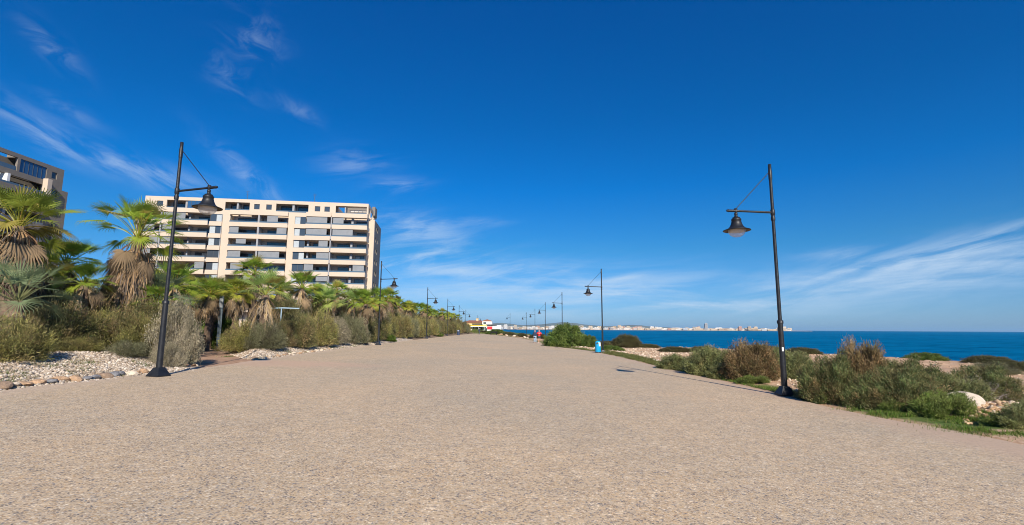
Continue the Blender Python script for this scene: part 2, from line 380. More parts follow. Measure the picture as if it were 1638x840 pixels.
# promenade sheet
def promenade():
    m, nt, b = mat('washed_aggregate')
    ge = N(nt, 'ShaderNodeNewGeometry'); pos = ge.outputs['Position']
    sx = N(nt, 'ShaderNodeSeparateXYZ'); L(nt, pos, sx.inputs[0])
    def mth(op, a, b_=None):
        n = N(nt, 'ShaderNodeMath', _operation=op)
        for i, v in enumerate((a, b_)):
            if v is None: continue
            if isinstance(v, (int, float)): n.inputs[i].default_value = v
            else: L(nt, v, n.inputs[i])
        return n.outputs[0]
    def noise(s, d=6, r=.6, dist=0.0): n = N(nt, 'ShaderNodeTexNoise', Scale=s, Detail=float(d), Roughness=r, Distortion=dist); L(nt, pos, n.inputs['Vector']); return n.outputs['Fac']
    def ramp(f, st, interp='LINEAR'):
        r = N(nt, 'ShaderNodeValToRGB'); c = r.color_ramp; c.interpolation = interp
        while len(c.elements) < len(st): c.elements.new(.5)
        for e, (p, col) in zip(c.elements, st): e.position = p; e.color = (*col, 1)
        L(nt, f, r.inputs[0]); return r.outputs[0]
    def mix(f, a, b_, bt='MIX'):
        n = N(nt, 'ShaderNodeMix', _data_type='RGBA', _blend_type=bt)
        for i, v in ((0, f), (6, a), (7, b_)):
            if isinstance(v, (int, float)): n.inputs[i].default_value = v
            elif isinstance(v, tuple): n.inputs[i].default_value = (*v, 1)
            else: L(nt, v, n.inputs[i])
        return n.outputs[2]
    pal = [(0, (.12, .12, .13)), (.15, (.36, .27, .17)), (.34, (.60, .43, .24)), (.5, (.24, .23, .23)), (.6, (.68, .54, .36)), (.78, (.50, .34, .20)), (.9, (.90, .77, .58))]
    def stones(scale):
        v = N(nt, 'ShaderNodeTexVoronoi', Scale=scale, Randomness=1.0); L(nt, pos, v.inputs['Vector'])
        s = N(nt, 'ShaderNodeSeparateColor'); L(nt, v.outputs['Color'], s.inputs[0])
        return ramp(s.outputs[0], pal, 'CONSTANT'), v.outputs['Distance']
    a, da = stones(48.); b1, _ = stones(22.); c1, _ = stones(9.)
    col = mix(.36, a, b1); col = mix(.12, col, c1)
    cement = ramp(mth('MULTIPLY', da, 1.0), [(.48, (0, 0, 0)), (.64, (1, 1, 1))])
    col = mix(cement, col, (.56, .44, .30))
    big = ramp(noise(.22, 5, .6), [(.32, (.90, .925, .95)), (.68, (1.07, 1.03, .98))]); col = mix(1.0, col, big, 'MULTIPLY')
    med = ramp(noise(2.2, 6, .7), [(.3, (.93, .93, .93)), (.7, (1.06, 1.06, 1.06))]); col = mix(1.0, col, med, 'MULTIPLY')
    # sandy dust along the seaward edge and a reddish wash of earth from the side path
    n5 = noise(1.4, 6, .65)
    ex = mth('ADD', sx.outputs[0], mth('MULTIPLY', mth('SUBTRACT', n5, .5), 1.6))
    d1 = ramp(mth('DIVIDE', mth('SUBTRACT', ex, 7.0), 2.0), [(.2, (0, 0, 0)), (.75, (1, 1, 1))])
    col = mix(mth('MULTIPLY', d1, .75), col, (.50, .36, .26))
    u = mth('DIVIDE', mth('ADD', sx.outputs[0], 9.6), 5.2); v = mth('DIVIDE', mth('SUBTRACT', sx.outputs[1], 20.8), 2.1)
    r2 = mth('ADD', mth('MULTIPLY', u, u), mth('MULTIPLY', v, v))
    r2 = mth('ADD', r2, mth('MULTIPLY', mth('SUBTRACT', n5, .5), 1.8))
    d2 = ramp(r2, [(.2, (1, 1, 1)), (1.0, (0, 0, 0))])
    col = mix(mth('MULTIPLY', d2, .7), col, (.56, .38, .27))
    ex3 = mth('SUBTRACT', mth('MULTIPLY', sx.outputs[0], -1.0), mth('MULTIPLY', mth('SUBTRACT', n5, .5), 1.2))
    d3 = ramp(mth('DIVIDE', mth('SUBTRACT', ex3, 9.6), 2.0), [(.2, (0, 0, 0)), (.7, (1, 1, 1))])
    col = mix(mth('MULTIPLY', d3, .55), col, (.55, .43, .33))
    # pale hairline cracks
    vc = N(nt, 'ShaderNodeTexVoronoi', _feature='DISTANCE_TO_EDGE', Scale=.42); 
    wp = N(nt, 'ShaderNodeVectorMath', _operation='ADD'); nn = N(nt, 'ShaderNodeTexNoise', Scale=2.0, Detail=5.0); L(nt, pos, nn.inputs['Vector'])
    sc = N(nt, 'ShaderNodeVectorMath', _operation='SCALE'); L(nt, nn.outputs['Color'], sc.inputs[0]); sc.inputs['Scale'].default_value = .35
    L(nt, pos, wp.inputs[0]); L(nt, sc.outputs[0], wp.inputs[1]); L(nt, wp.outputs[0], vc.inputs['Vector'])
    cr_ = ramp(vc.outputs['Distance'], [(.003, (1, 1, 1)), (.010, (0, 0, 0))])
    col = mix(mth('MULTIPLY', mth('MULTIPLY', cr_, .45), ramp(noise(.5, 3), [(.5, (0, 0, 0)), (.6, (1, 1, 1))])), col, (.66, .54, .38))
    L(nt, col, b.inputs['Base Color']); b.inputs['Roughness'].default_value = .85; b.inputs['Specular IOR Level'].default_value = .25
    bp = N(nt, 'ShaderNodeBump', Strength=.55, Distance=.006); L(nt, mth('MULTIPLY', da, -1.0), bp.inputs['Height']); L(nt, bp.outputs[0], b.inputs['Normal'])
    ys = np.concatenate([np.arange(-60, 5, 5), np.arange(5, 60, .25), np.arange(60, 158, 1), [158]])
    le = xl(ys)+.22*fbm(ys*1.3, ys*.1, 4, 31); re = xr(ys)+.35*fbm(ys*1.1, ys*.2, 4, 33)
    V = []
    K = 6
    for y, a_, b_ in zip(ys, le, re):
        for k in range(K+1):
            x = a_+(b_-a_)*k/K; V.append((x, y, roadz(x)))
    F = [(i*(K+1)+k, i*(K+1)+k+1, (i+1)*(K+1)+k+1, (i+1)*(K+1)+k) for i in range(len(ys)-1) for k in range(K)]
    tag(link_mesh('promenade', np_mesh('promenade', V, np.array(F)), m), kind='structure')
promenade()

# sea
def sea():
    m, nt, b = mat('sea_water')
    ge = N(nt, 'ShaderNodeNewGeometry'); pos = ge.outputs['Position']
    mp = N(nt, 'ShaderNodeMapping'); mp.inputs['Scale'].default_value = (.55, 1, 1); mp.inputs['Rotation'].default_value = (0, 0, R_(14)); L(nt, pos, mp.inputs['Vector'])
    def noise(s, d=6, r=.6, src=None): n = N(nt, 'ShaderNodeTexNoise', Scale=s, Detail=float(d), Roughness=r, Distortion=.3); L(nt, src or mp.outputs[0], n.inputs['Vector']); return n.outputs['Fac']
    big = noise(.012, 5, .6); mid = noise(.16, 7, .68)
    r = N(nt, 'ShaderNodeValToRGB'); c = r.color_ramp; c.elements[0].position = .35; c.elements[0].color = (.0, .075, .195, 1); c.elements[1].position = .68; c.elements[1].color = (.003, .225, .46, 1)
    ad = N(nt, 'ShaderNodeMix', _data_type='FLOAT'); ad.inputs[0].default_value = .75; L(nt, big, ad.inputs[2]); L(nt, mid, ad.inputs[3]); L(nt, ad.outputs[0], r.inputs[0])
    L(nt, r.outputs[0], b.inputs['Base Color']); b.inputs['Roughness'].default_value = .3; b.inputs['Specular IOR Level'].default_value = .0
    bp = N(nt, 'ShaderNodeBump', Strength=1.0, Distance=1.2); L(nt, noise(.5, 8, .65), bp.inputs['Height']); L(nt, bp.outputs[0], b.inputs['Normal'])
    V = [(-40000, -20000, 0), (50000, -20000, 0), (50000, 60000, 0), (-40000, 60000, 0)]
    tag(link_mesh('sea', np_mesh('sea', V, np.array([[0, 1, 2, 3]])), m), kind='structure')
sea()

# ------------------------------------------------------------------ street lamps
def make_lamp():
    t = empty('street_lamp')
    p = MB()
    p.lathe([(.085, .2), (.082, .5), (.072, 2.15)], n=14)
    p.lathe([(.09, 2.13), (.09, 2.22), (.06, 2.24)], n=14)
    p.lathe([(.055, 2.2), (.048, 5.42)], n=12)
    p.lathe([(.062, 5.36), (.066, 5.46), (.05, 5.5), (.05, 5.52), (.066, 5.54), (.066, 5.7), (.05, 5.72)], n=14)
    p.lathe([(.048, 5.7), (.045, 6.85)], n=12)
    p.lathe([(.055, 6.7), (.056, 6.98), (.048, 7.0), (.048, 7.2), (.0, 7.2)], n=12)
    p.build('pole', M['iron'], t)
    bs = MB(); q = math.sqrt(2)
    bs.lathe([(.21*q, 0), (.215*q, .015), (.215*q, .03), (.12*q, .21), (.10*q, .26), (0, .26)], n=4, smooth=False, rot=PI/4)
    for sx in (-1, 1):
        for sy in (-1, 1): bs.lathe([(.022, .02), (.022, .07), (0, .075)], (sx*.18, sy*.18, 0), n=6, smooth=False)
    bs.build('base', M['iron'], t)
    a = MB(); a.tube((.04, 0, 5.62), (1.10, 0, 5.66), .034, .032, 10); a.tube((1.10, 0, 5.66), (1.42, 0, 5.67), .045, .04, 10)
    a.tube((1.40, 0, 5.67), (1.46, 0, 5.67), .048, .03, 10)
    a.build('arm', M['iron'], t)
    c = MB(); c.tube((.05, 0, 6.92), (1.17, 0, 5.72), .012, .012, 6); c.lathe([(.05, -.05), (.05, .06), (0, .07)], (1.17, 0, 5.68), n=8)
    c.build('stay_rod', M['iron'], t)
    X, Z = 1.17, 5.66
    s = MB()
    s.lathe([(.03, 0), (.035, -.06), (.05, -.07), (.05, -.14), (.038, -.15), (.055, -.17), (.055, -.20), (.11, -.21), (.115, -.25), (.145, -.26), (.15, -.31), (.14, -.32), (.165, -.42), (.20, -.50), (.25, -.555), (.31, -.585), (.405, -.62), (.41, -.632), (.40, -.64), (.30, -.60), (.24, -.57), (.19, -.50), (.15, -.40)], (X, 0, Z), n=28)
    sh = s.build('lamp_shade', M['iron'], t)
    u = MB(); u.lathe([(.268, -.592), (.30, -.602), (.385, -.6395)], (X, 0, Z-.003), n=28); u.build('shade_lining', M['iron_worn'], sh)
    g = MB(); g.lathe([(.262, -.60), (.258, -.66), (.235, -.72), (.19, -.78), (.12, -.825), (.05, -.84), (0, -.842)], (X, 0, Z), n=24); g.build('glass_bowl', M['lampglass'], sh)
    r = MB(); r.lathe([(.20, -.60), (.205, -.68), (.17, -.685), (.10, -.66), (0, -.66)], (X, 0, Z), n=20); r.build('reflector', M['reflector'], sh)
    return t
lampL = [(-10.11, 14.89), (-10.5, 42.2), (-10.55, 69.3), (-10.6, 95.7), (-10.65, 122), (-11.2, 152), (-10.6, 215)]
lampR = [(8.54, 14.88), (8.58, 41.75), (8.6, 69.7), (8.58, 96.6), (8.6, 127.1), (7.86, 156.9), (3.15, 186.8)]
ordn = ['first', 'second', 'third', 'fourth', 'fifth', 'sixth', 'farthest']
proto = make_lamp()
first = True
for side, lst, nm in (('L', lampL, 'left side by the palms'), ('R', lampR, 'right side towards the sea')):
    for i, (x, y) in enumerate(lst):
        t = proto if first else copy_tree(proto); first = False
        z = roadz(x)+(.0 if i < 4 or side == 'L' else .0)
        if side == 'R' and i > 1: z = min(hz(x, y), roadz(x)) if i < 6 else hz(x, y)
        z = {('R', 0): 2.575, ('R', 1): 2.50}.get((side, i), z)
        t.location = (x, y, z); t.rotation_euler = (0, 0, (R_(-13) if i == 0 else R_(-3)) if side == 'L' else PI+(R_(-1) if i == 0 else 0))
        lab = {('L', 0): 'large dark iron street lamp nearest on the left, beside the white gravel',
               ('R', 0): 'large dark iron street lamp standing nearest on the right between the seaside shrubs',
               ('R', 1): 'dark street lamp on the right with the light blue litter bin at its foot'}.get((side, i),
               '%s dark street lamp from the viewer along the %s' % (ordn[i], nm))
        if side == 'R' and i == 0:
            q = MB()
            for kk in range(4):
                a0, a1 = R_(60+kk*9), R_(69+kk*9)
                q.add([(.082*math.cos(a0), .082*math.sin(a0), 1.30), (.082*math.cos(a1), .082*math.sin(a1), 1.30), (.082*math.cos(a1), .082*math.sin(a1), 1.42), (.082*math.cos(a0), .082*math.sin(a0), 1.42)], [(0, 1, 2, 3)])
            q.build('sticker', M['white'], t)
        tag(t, lab, 'street lamp', 'street lamps along both sides of the promenade')

# ------------------------------------------------------------------ palms
def fan_leaf(out, base, az, elev, pet, R, droop, col, nseg=24, spread=105, dead=False, rg=rs, fold=1.0, split=.45):
    V, F, C = out
    az_v = np.array([math.cos(az), math.sin(az), 0.]); up = np.array([0, 0, 1.])
    # petiole
    pts = [np.array(base)]; e = elev; steps = 5
    for i in range(steps):
        d = az_v*math.cos(e)+up*math.sin(e); pts.append(pts[-1]+d*pet/steps); e -= droop*.22*math.cos(e)
    d = az_v*math.cos(e)+up*math.sin(e); s = np.cross(d, up); s /= np.linalg.norm(s)+1e-9; n = np.cross(s, d)
    tw = rg.uniform(-.5, .5); s, n = s*math.cos(tw)+n*math.sin(tw), n*math.cos(tw)-s*math.sin(tw)
    pc = np.array(col)*np.array([1.25, 1.0, .9])
    for i in range(steps):
        k = len(V); w = .022*(1-.5*i/steps)
        V += [pts[i]+s*w, pts[i]-s*w, pts[i+1]-s*w*.9, pts[i+1]+s*w*.9]; F.append((k, k+1, k+2, k+3)); C += [pc]*4
        k = len(V); V += [pts[i]+n*w, pts[i]-n*w, pts[i+1]-n*w*.9, pts[i+1]+n*w*.9]; F.append((k, k+1, k+2, k+3)); C += [pc]*4
    P = pts[-1]
    sp = R_(spread)
    for j in range(nseg):
        ph = -sp+2*sp*(j+.5)/nseg; dph = 2*sp/nseg/2*1.12
        l = R*(.72+.28*math.cos(ph))*rg.uniform(.9, 1.08)
        v = d*math.cos(ph)+s*math.sin(ph)
        cup = n*(.18*abs(math.sin(ph))*fold)
        v = v+cup; v /= np.linalg.norm(v)
        side = -d*math.sin(ph)+s*math.cos(ph)
        r1 = l*split; w = math.tan(dph)*r1
        a = P+v*.03; m0 = P+v*r1-up*(.03*droop*r1)
        dr = droop*rg.uniform(.6, 1.3)
        ridge = n*w*.55
        tip = P+v*l*(1-.12*dr)-up*(dr*.36*l); mid = P+v*l*.8-up*(dr*.13*l)
        c = np.array(col)*rg.uniform(.82, 1.18)
        tipc = c*.6+np.array([.30, .22, .10])*.4 if not dead else c*.8
        k = len(V)
        V += [a, m0-side*w, m0+ridge, m0+side*w, mid-side*w*.45, mid+side*w*.45, tip]
        C += [c, c, c*1.05, c, c, c, tipc]
        F += [(k, k+1, k+2), (k, k+2, k+3), (k+1, k+4, k+2), (k+2, k+4, k+5), (k+2, k+5, k+3), (k+4, k+6, k+5)]
def tri_quads(F):
    return [np.array([f for f in F if len(f) == 3], np.int32).reshape(-1, 3), np.array([f for f in F if len(f) == 4], np.int32).reshape(-1, 4)]
def strips(n, h0, r_top, r_bot, length, rg, w=.03, cols=((.38, .23, .10), (.24, .17, .11), (.17, .135, .11), (.46, .30, .15), (.13, .09, .06)), az0=0, az1=2*PI, zjit=.5, rmin=.4):
    V, F, C = [], [], []
    for i in range(n):
        az = rg.uniform(az0, az1); k = rg.uniform(rmin, 1)
        ln = length*rg.uniform(.55, 1.0); z = h0-rg.uniform(0, zjit); c = np.array(cols[rg.randint(len(cols))])*rg.uniform(.6, 1.25)
        d = np.array([math.cos(az), math.sin(az), 0]); s = np.array([-math.sin(az), math.cos(az), 0])
        segs = 6; prev = None; wob = rg.normal(0, .05, segs+1)
        for q in range(segs+1):
            t = q/segs
            r = r_top*.55+(r_bot*k-r_top*.55)*t**.85
            p = d*(r+.0)+s*(wob[q]*t*1.2)+np.array([0, 0, z-ln*t**1.15+.06*math.sin(t*PI)*k])
            ww = w*(1-.75*t)*rg.uniform(.7, 1.3); tw = rg.uniform(-.8, .8); sd = s*math.cos(tw)+d*math.sin(tw)
            V += [p-sd*ww, p+sd*ww]; C += [c*(1-.25*t)+np.array([.2, .18, .16])*.25*t]*2
            if q: b = len(V); F.append((b-4, b-3, b-1, b-2))
    return V, F, C
def make_palm(name, trunk_h, seed, nleaf=34, R=.85, pet=1.1, skirt=None, green=(.115, .165, .035), hang=8, blue=False, upright=False, dead_n=8, split=.45, erange=62):
    rg = np.random.RandomState(seed)
    t = empty(name)
    # trunk
    tm = MB(); prof = []; k = 12
    for i in range(k+1):
        z = -.35+(trunk_h+.35)*i/k; r = .24*(1-.35*i/k)+.05*(i % 2)+(.1 if i == 0 else 0); prof.append((r, z))
    tm.lathe(prof, n=12, smooth=False); tm.build('trunk', M['bark'], t)
    V, F, C = [], [], []; out = (V, F, C)
    ga = 2.39996
    for i in range(nleaf):
        f = (i+.5)/nleaf        # 0 = youngest upright
        elev = R_(84-(92 if not upright else erange)*f**.85)+rg.uniform(-.14, .14)
        c = np.array(green)*np.array([1.15, 1.38, 1.1])*(1.15-.25*f)+np.array([.16, .10, .0])*max(0, f-.45)*rg.uniform(.2, 1.3)
        if rg.rand() < .14: c = np.array([.40, .34, .08])
        if blue: c = np.array([.20, .26, .13])*rg.uniform(.85, 1.2)
        fan_leaf(out, (0, 0, trunk_h-.12*f), i*ga+rg.uniform(-.3, .3), elev, pet*rg.uniform(.75, 1.1)*(.6+.45*min(1, f*3)), R*rg.uniform(.82, 1.08), (.15+.85*f), c, rg=rg, nseg=26, split=split)
    me = np_mesh('crown', V, tri_quads(F), np.array(C)); link_mesh('crown', me, M['palmleaf'], t)
    V, F, C = [], [], []; out = (V, F, C)
    for i in range(dead_n):   # drooping brown leaves under the crown
        fan_leaf(out, (0, 0, trunk_h-.2), rg.uniform(0, 2*PI), R_(rg.uniform(-20, 32)), pet*.9, R*.85, 1.7, np.array([.27, .19, .11])*rg.uniform(.6, 1.15), rg=rg, nseg=22, dead=True, fold=-1)
    if skirt:
        n, rt, rb, ln = skirt
        a, b, c = strips(n, trunk_h-(.45 if n > 1000 else .1), rt, rb, ln, rg, w=.035)
        k = len(V); V += a; C += c; F += [tuple(q+k for q in f) for f in b]
    if hang:
        for i in range(hang):  # golden folded leaves hanging straight down
            az = rg.uniform(0, 2*PI); 
            a, b, c = strips(16, trunk_h-.1, .15, rg.uniform(.55, .95), rg.uniform(1.1, 1.9), rg, w=.022, az0=az, az1=az+.28, zjit=.1, rmin=.9, cols=((.55, .38, .17), (.45, .33, .18), (.36, .29, .22)))
            k = len(V); V += a; C += c; F += [tuple(q+k for q in f) for f in b]
    me = np_mesh('dead_leaves', V, tri_quads(F), np.array(C)); link_mesh('dead_leaves', me, M['dry'], t)
    return t
palms = {
 'hero': make_palm('palm_tree', 4.55, 1, 26, .92, 1.35, skirt=(1900, .25, 1.08, 2.5), dead_n=11, hang=0, green=(.24, .28, .045), upright=True, split=.36),
 'edge': make_palm('palm_tree', 4.0, 2, 30, .85, 1.05, skirt=(700, .3, .9, 1.8), dead_n=14, hang=4, green=(.25, .26, .05), upright=True, split=.36),
 'young': make_palm('palm_tree', 2.6, 3, 20, .95, .95, skirt=None, dead_n=0, hang=9, green=(.27, .31, .11), upright=True, erange=50, split=.3),
 'a': make_palm('palm_tree', 4.2, 4, 30, .75, 1.0, skirt=(300, .3, .8, 1.5), dead_n=5, hang=4, green=(.22, .26, .04), upright=True, split=.38),
 'b': make_palm('palm_tree', 3.9, 5, 26, .72, .95, skirt=(250, .3, .7, 1.4), dead_n=4, hang=8, green=(.32, .30, .05), upright=True, split=.38),
 'c': make_palm('palm_tree', 3.2, 6, 28, .72, .95, skirt=None, dead_n=3, hang=10, green=(.19, .24, .04), upright=True, split=.38),
 'blue': make_palm('palm_tree', 1.6, 8, 26, .8, 1.0, skirt=None, dead_n=2, hang=0, blue=True, upright=True, split=.2),
}
used = set()
def place_palm(kind, x, y, label, rz=None, s=1.0, group='palms along the left of the promenade', top=None):
    p = palms[kind]
    if kind in used: p = copy_tree(p)
    used.add(kind)
    z = hz(x, y)-.02
    p.location = (x, y, z); p.rotation_euler = (rnd.uniform(-.09, .09), rnd.uniform(-.09, .09), rnd.uniform(0, 6.28) if rz is None else rz); p.scale = (s, s, s)
    tag(p, label, 'palm tree', group); return p
place_palm('hero', X_of(190, 20.5), 20.5, 'tall fan palm with a thick shaggy skirt of dead brown leaves', s=.98)
place_palm('edge', X_of(10, 16.2), 16.2, 'fan palm cut by the left edge of the photo, hung with brown leaves', rz=1.0, s=1.0)
place_palm('c', X_of(85, 19.5), 19.5, 'lower green fan palm between the left edge palm and the shaggy skirted palm', s=.92)
place_palm('blue', X_of(20, 14.8), 14.8, 'low blue green young fan palm at the left edge of the photo', s=1.0)
place_palm('young', X_of(422, 26.5), 26.5, 'fan palm with grey green fans and golden hanging leaves beside the gravel bank', rz=.4, s=1.06)
near = [('a', 400, 33, .97, 'tall bright green fan palm whose crown overlaps the middle of the cream building'),
        ('b', 345, 34, .98, 'yellow green fan palm behind the grey light post'),
        ('c', 262, 27, 1.1, 'green fan palm right behind the nearest left street lamp'),
        ('a', 300, 36, .95, 'fan palm below the left half of the cream building, behind the pale shrub'),
        ('blue', 232, 21.5, 1.15, 'low blue green fan palm between the shaggy palm and the nearest left lamp'),
        ('b', 375, 29.5, .83, 'green fan palm over the pale blue pipe frame'),
        ('c', 478, 37, 1.16, 'green fan palm before the pier of the cream building, right of the golden hanging palm'),
        ('a', 528, 44, .93, 'fan palm standing out before the lowest cream balconies'),
        ('young', 518, 39, 1.08, 'small fan palm with pale fans low over the gravel bank'),
        ('young', 562, 43, 1.12, 'small fan palm with one golden folded leaf hanging to the right'),
        ('b', 440, 45, 1.02, 'fan palm seen over the golden hanging palm'),
        ('c', 585, 42, 1.07, 'fan palm just left of the second lamp on the left side'),
        ('b', 572, 55, 1.02, 'fan palm below the right corner of the cream building'),
        ('a', 618, 57, 1.03, 'tall fan palm just right of the second lamp on the left side'),
        ('c', 604, 50, 1.2, 'fan palm straight behind the second lamp on the left side')]
near += [('c', 133, 18.6, .72, 'low green fan palm just left of the shaggy skirted palm'), ('b', 62, 18.4, .66, 'low yellow green fan palm behind the blue green one at the left'),
        ('c', 302, 33.5, .95, 'low green fan palm right of the tall pale grey shrub'),
        ('b', 378, 32.0, .72, 'low yellow green fan palm right of the grey light post'), ('c', 246, 20.8, .62, 'low green fan palm between the shaggy skirt and the pale grey shrub'),
        ('c', 500, 40, .8, 'low dark green fan palm between the two small pale palms'), ('b', 592, 47, .8, 'low yellow green fan palm in the gap left of the second left lamp')]
for k, px, Y, s, lab in near: place_palm(k, X_of(px, Y), Y, lab, s=s)
far = []
yy = 60.
i = 0
while yy < 152:
    for row in range(2):
        X = -13.8-row*3.4+rnd.uniform(-.8, .8)
        far.append((X, yy+rnd.uniform(-1, 1)+row*1.6, rnd.choice('aabbc')))
    yy += 3.6*(1+.012*(yy-60)); i += 1
for X, Y, k in far:
    place_palm(k, X, Y, 'fan palm in the unbroken distant row that ends at the restaurant', s=rnd.uniform(.84, 1.03)*({'c': 1.2}.get(k, 1)))
for k in range(16):
    Y = rnd.uniform(30, 60); px = rnd.uniform(250, 560)
    X = X_of(px, Y)
    if X > -15: X = -16-rnd.uniform(0, 5)
    place_palm(rnd.choice('abc'), X, Y, 'fan palm in the dense grove below the cream building', s=rnd.uniform(.78, .95), group='palms in the grove behind the shrubs')
for k in range(7):
    Y = rnd.uniform(24, 34); X = rnd.uniform(-28, -19)
    place_palm(rnd.choice('bc'), X, Y, 'fan palm half hidden behind the shaggy skirted palm', s=rnd.uniform(.7, .85), group='palms in the grove behind the shrubs')

# ------------------------------------------------------------------ bushes
def bush_mesh(rx, ry, h, ncl, nlf, L_=.3, lw=.012, ll=.06, pal=((.1, .13, .05),), seed=0, spread=.6, upb=.5, lump=.25, inner=.55, crad=.05, twigs=60, twc=(.16, .12, .09), colnoise=2.0, flat=1.0, lobes=85):
    rg = np.random.RandomState(seed)
    NL = lobes
    lu = rg.normal(size=(NL, 3)); lu[:, 2] = np.abs(lu[:, 2])*flat+.02; lu /= np.linalg.norm(lu, axis=1)[:, None]
    NI = NL//4
    lr = rg.uniform(.10, .21, NL)*(1+lump*.5); lr[:NI] *= 1.5
    rr_ = (.97-lr)*rg.uniform(.80, 1.04, NL); rr_[:NI] *= rg.uniform(.3, .75, NI)
    rr_ *= 1+lump*np.sin(lu[:, 0]*5+seed)*np.sin(lu[:, 1]*5+seed*1.7)*.6
    lc = lu*rr_[:, None]
    li = rg.choice(NL, ncl, p=lr**2/(lr**2).sum()); v = rg.normal(size=(ncl, 3)); v += lu[li]*.9; v /= np.linalg.norm(v, axis=1)[:, None]
    c = lc[li]+v*(lr[li]*rg.uniform(inner, 1.12, ncl)**.6*np.where(rg.rand(ncl) < .14, rg.uniform(1.1, 1.6, ncl), 1))[:, None]; c[:, 2] = np.abs(c[:, 2])
    c = c*np.array([rx, ry, h]); u = v
    ax = v*.8+lu[li]*.5
    ax = ax+rg.normal(0, .45, (ncl, 3)); ax[:, 2] += upb; ax /= np.linalg.norm(ax, axis=1)[:, None]
    Ls = L_*rg.uniform(.5, 1.4, ncl)
    tt = rg.rand(ncl, nlf)
    pos = c[:, None]+ax[:, None]*((tt-.6)*Ls[:, None])[..., None]+rg.normal(0, crad, (ncl, nlf, 3))
    d = ax[:, None]+rg.normal(0, spread, (ncl, nlf, 3)); d /= np.linalg.norm(d, axis=2)[..., None]
    s = np.cross(d, rg.normal(size=(ncl, nlf, 3))); s /= np.linalg.norm(s, axis=2)[..., None]+1e-9
    ln = ll*rg.uniform(.6, 1.3, (ncl, nlf))[..., None]; w = lw*rg.uniform(.7, 1.3, (ncl, nlf))[..., None]
    pos[..., 2] = np.maximum(pos[..., 2], .01)
    m = pos+d*ln*.45
    V = np.stack([pos, m-s*w, pos+d*ln, m+s*w], 2).reshape(-1, 3)
    n = ncl*nlf
    F = np.arange(n*4).reshape(-1, 4)
    pal = np.array(pal); sel = .5*(fbm(c[:, 0]*colnoise+c[:, 2], c[:, 1]*colnoise+c[:, 2]*.7, 3, seed % 50)+.5)+.5*rg.uniform(.2, .8, NL)[li]+rg.normal(0, .06, ncl)
    sel = np.clip((sel-.25)/.5, 0, .999)*(len(pal)-1) if len(pal) > 1 else np.zeros(ncl)
    i0 = np.floor(sel).astype(int); i1 = np.minimum(i0+1, len(pal)-1); fr = (sel-i0)[:, None]
    cc = pal[i0]*(1-fr)+pal[i1]*fr; cc = cc*rg.uniform(.7, 1.25, (ncl, 1))*rg.uniform(.7, 1.3, NL)[li][:, None]
    C = np.repeat(np.repeat(cc, nlf, 0)*rg.uniform(.75, 1.25, (n, 1)), 4, 0)
    # twigs
    Vt, Ct, Ft = [], [], []
    b = len(V)
    for k in range(twigs):
        j = rg.randint(ncl); p1 = c[j]*rg.uniform(.85, 1.05); p0 = np.array([p1[0]*.15, p1[1]*.15, 0]); pm = (p0+p1)/2+np.array([0, 0, -.1*h])+rg.normal(0, .06, 3)
        wv = rg.normal(size=3); wv /= np.linalg.norm(wv)
        for a_, b_, wa, wb in ((p0, pm, .014, .009), (pm, p1, .009, .004)):
            dd = b_-a_; sd = np.cross(dd, wv); sd /= np.linalg.norm(sd)+1e-9; sd2 = np.cross(dd, sd); sd2 /= np.linalg.norm(sd2)+1e-9
            for q in (sd, sd2):
                Vt += [a_-q*wa, a_+q*wa, b_+q*wb, b_-q*wb]; Ft.append((b, b+1, b+2, b+3)); b += 4; Ct += [np.array(twc)*rg.uniform(.7, 1.3)]*4
    if Vt: V = np.vstack([V, np.array(Vt)]); C = np.vstack([C, np.array(Ct)]); F = np.vstack([F, np.array(Ft)])
    return np_mesh('shrub', V, F, C)
OL = ((.29, .27, .08), (.17, .18, .06), (.38, .32, .12), (.20, .14, .07), (.28, .28, .10))
OD = ((.14, .17, .055), (.25, .20, .09), (.10, .13, .04), (.34, .26, .12), (.17, .12, .065))
SG = ((.38, .33, .22), (.27, .25, .16), (.44, .38, .27), (.22, .18, .12))
bm = {
 'tam': bush_mesh(1, 1, 1, 1500, 22, .30, .0065, .085, OL, 101, .40, .5, twigs=260, twc=(.3, .24, .17)),
 'tam2': bush_mesh(1, 1, 1, 1400, 22, .26, .0065, .075, OD, 102, .5, .4, twigs=320, twc=(.3, .24, .17)),
 'tam3': bush_mesh(1, 1, 1, 1300, 22, .34, .006, .09, ((.25, .25, .14), (.17, .175, .09), (.31, .28, .18)), 103, .35, .7, twigs=260, twc=(.32, .27, .2)),
 'sage': bush_mesh(1, 1, 1, 1500, 22, .22, .007, .06, SG, 104, .75, .4, twigs=320, twc=(.45, .4, .33)),
 'green': bush_mesh(1, 1, 1, 1300, 46, .12, .011, .05, ((.13, .20, .035), (.08, .14, .028), (.19, .25, .055), (.12, .17, .035)), 105, 1.2, .3, lump=.1, crad=.035, twigs=30, lobes=150),
 'dark': bush_mesh(1, 1, 1, 1200, 36, .14, .009, .06, ((.10, .12, .045), (.14, .12, .05), (.11, .12, .055)), 106, .7, .5, lump=.05, twigs=30, lobes=120),
 'leafy': bush_mesh(1, 1, 1, 900, 40, .15, .014, .06, ((.08, .14, .025), (.15, .22, .035), (.06, .10, .02)), 107, 1.2, .3, crad=.05, twigs=40),
}
bush_used = {}
def bush(kind, x, y, r, h, label, cat='shrub', group=None, ry=None, mesh=None, m='leaf', dz=0, lean=0):
    me = mesh or bm[kind]
    if not me.materials: me.materials.append(M[m])
    o = bpy.data.objects.new('shrub', me); COL.objects.link(o)
    o.location = (x, y, hz(x, y)-.05+dz); o.scale = (r, ry or r, h); o.rotation_euler = (0, lean, rnd.uniform(0, 6.28) if ry is None else 0)
    tag(o, label, cat, group); return o
G1 = 'shrubs along the left of the promenade'
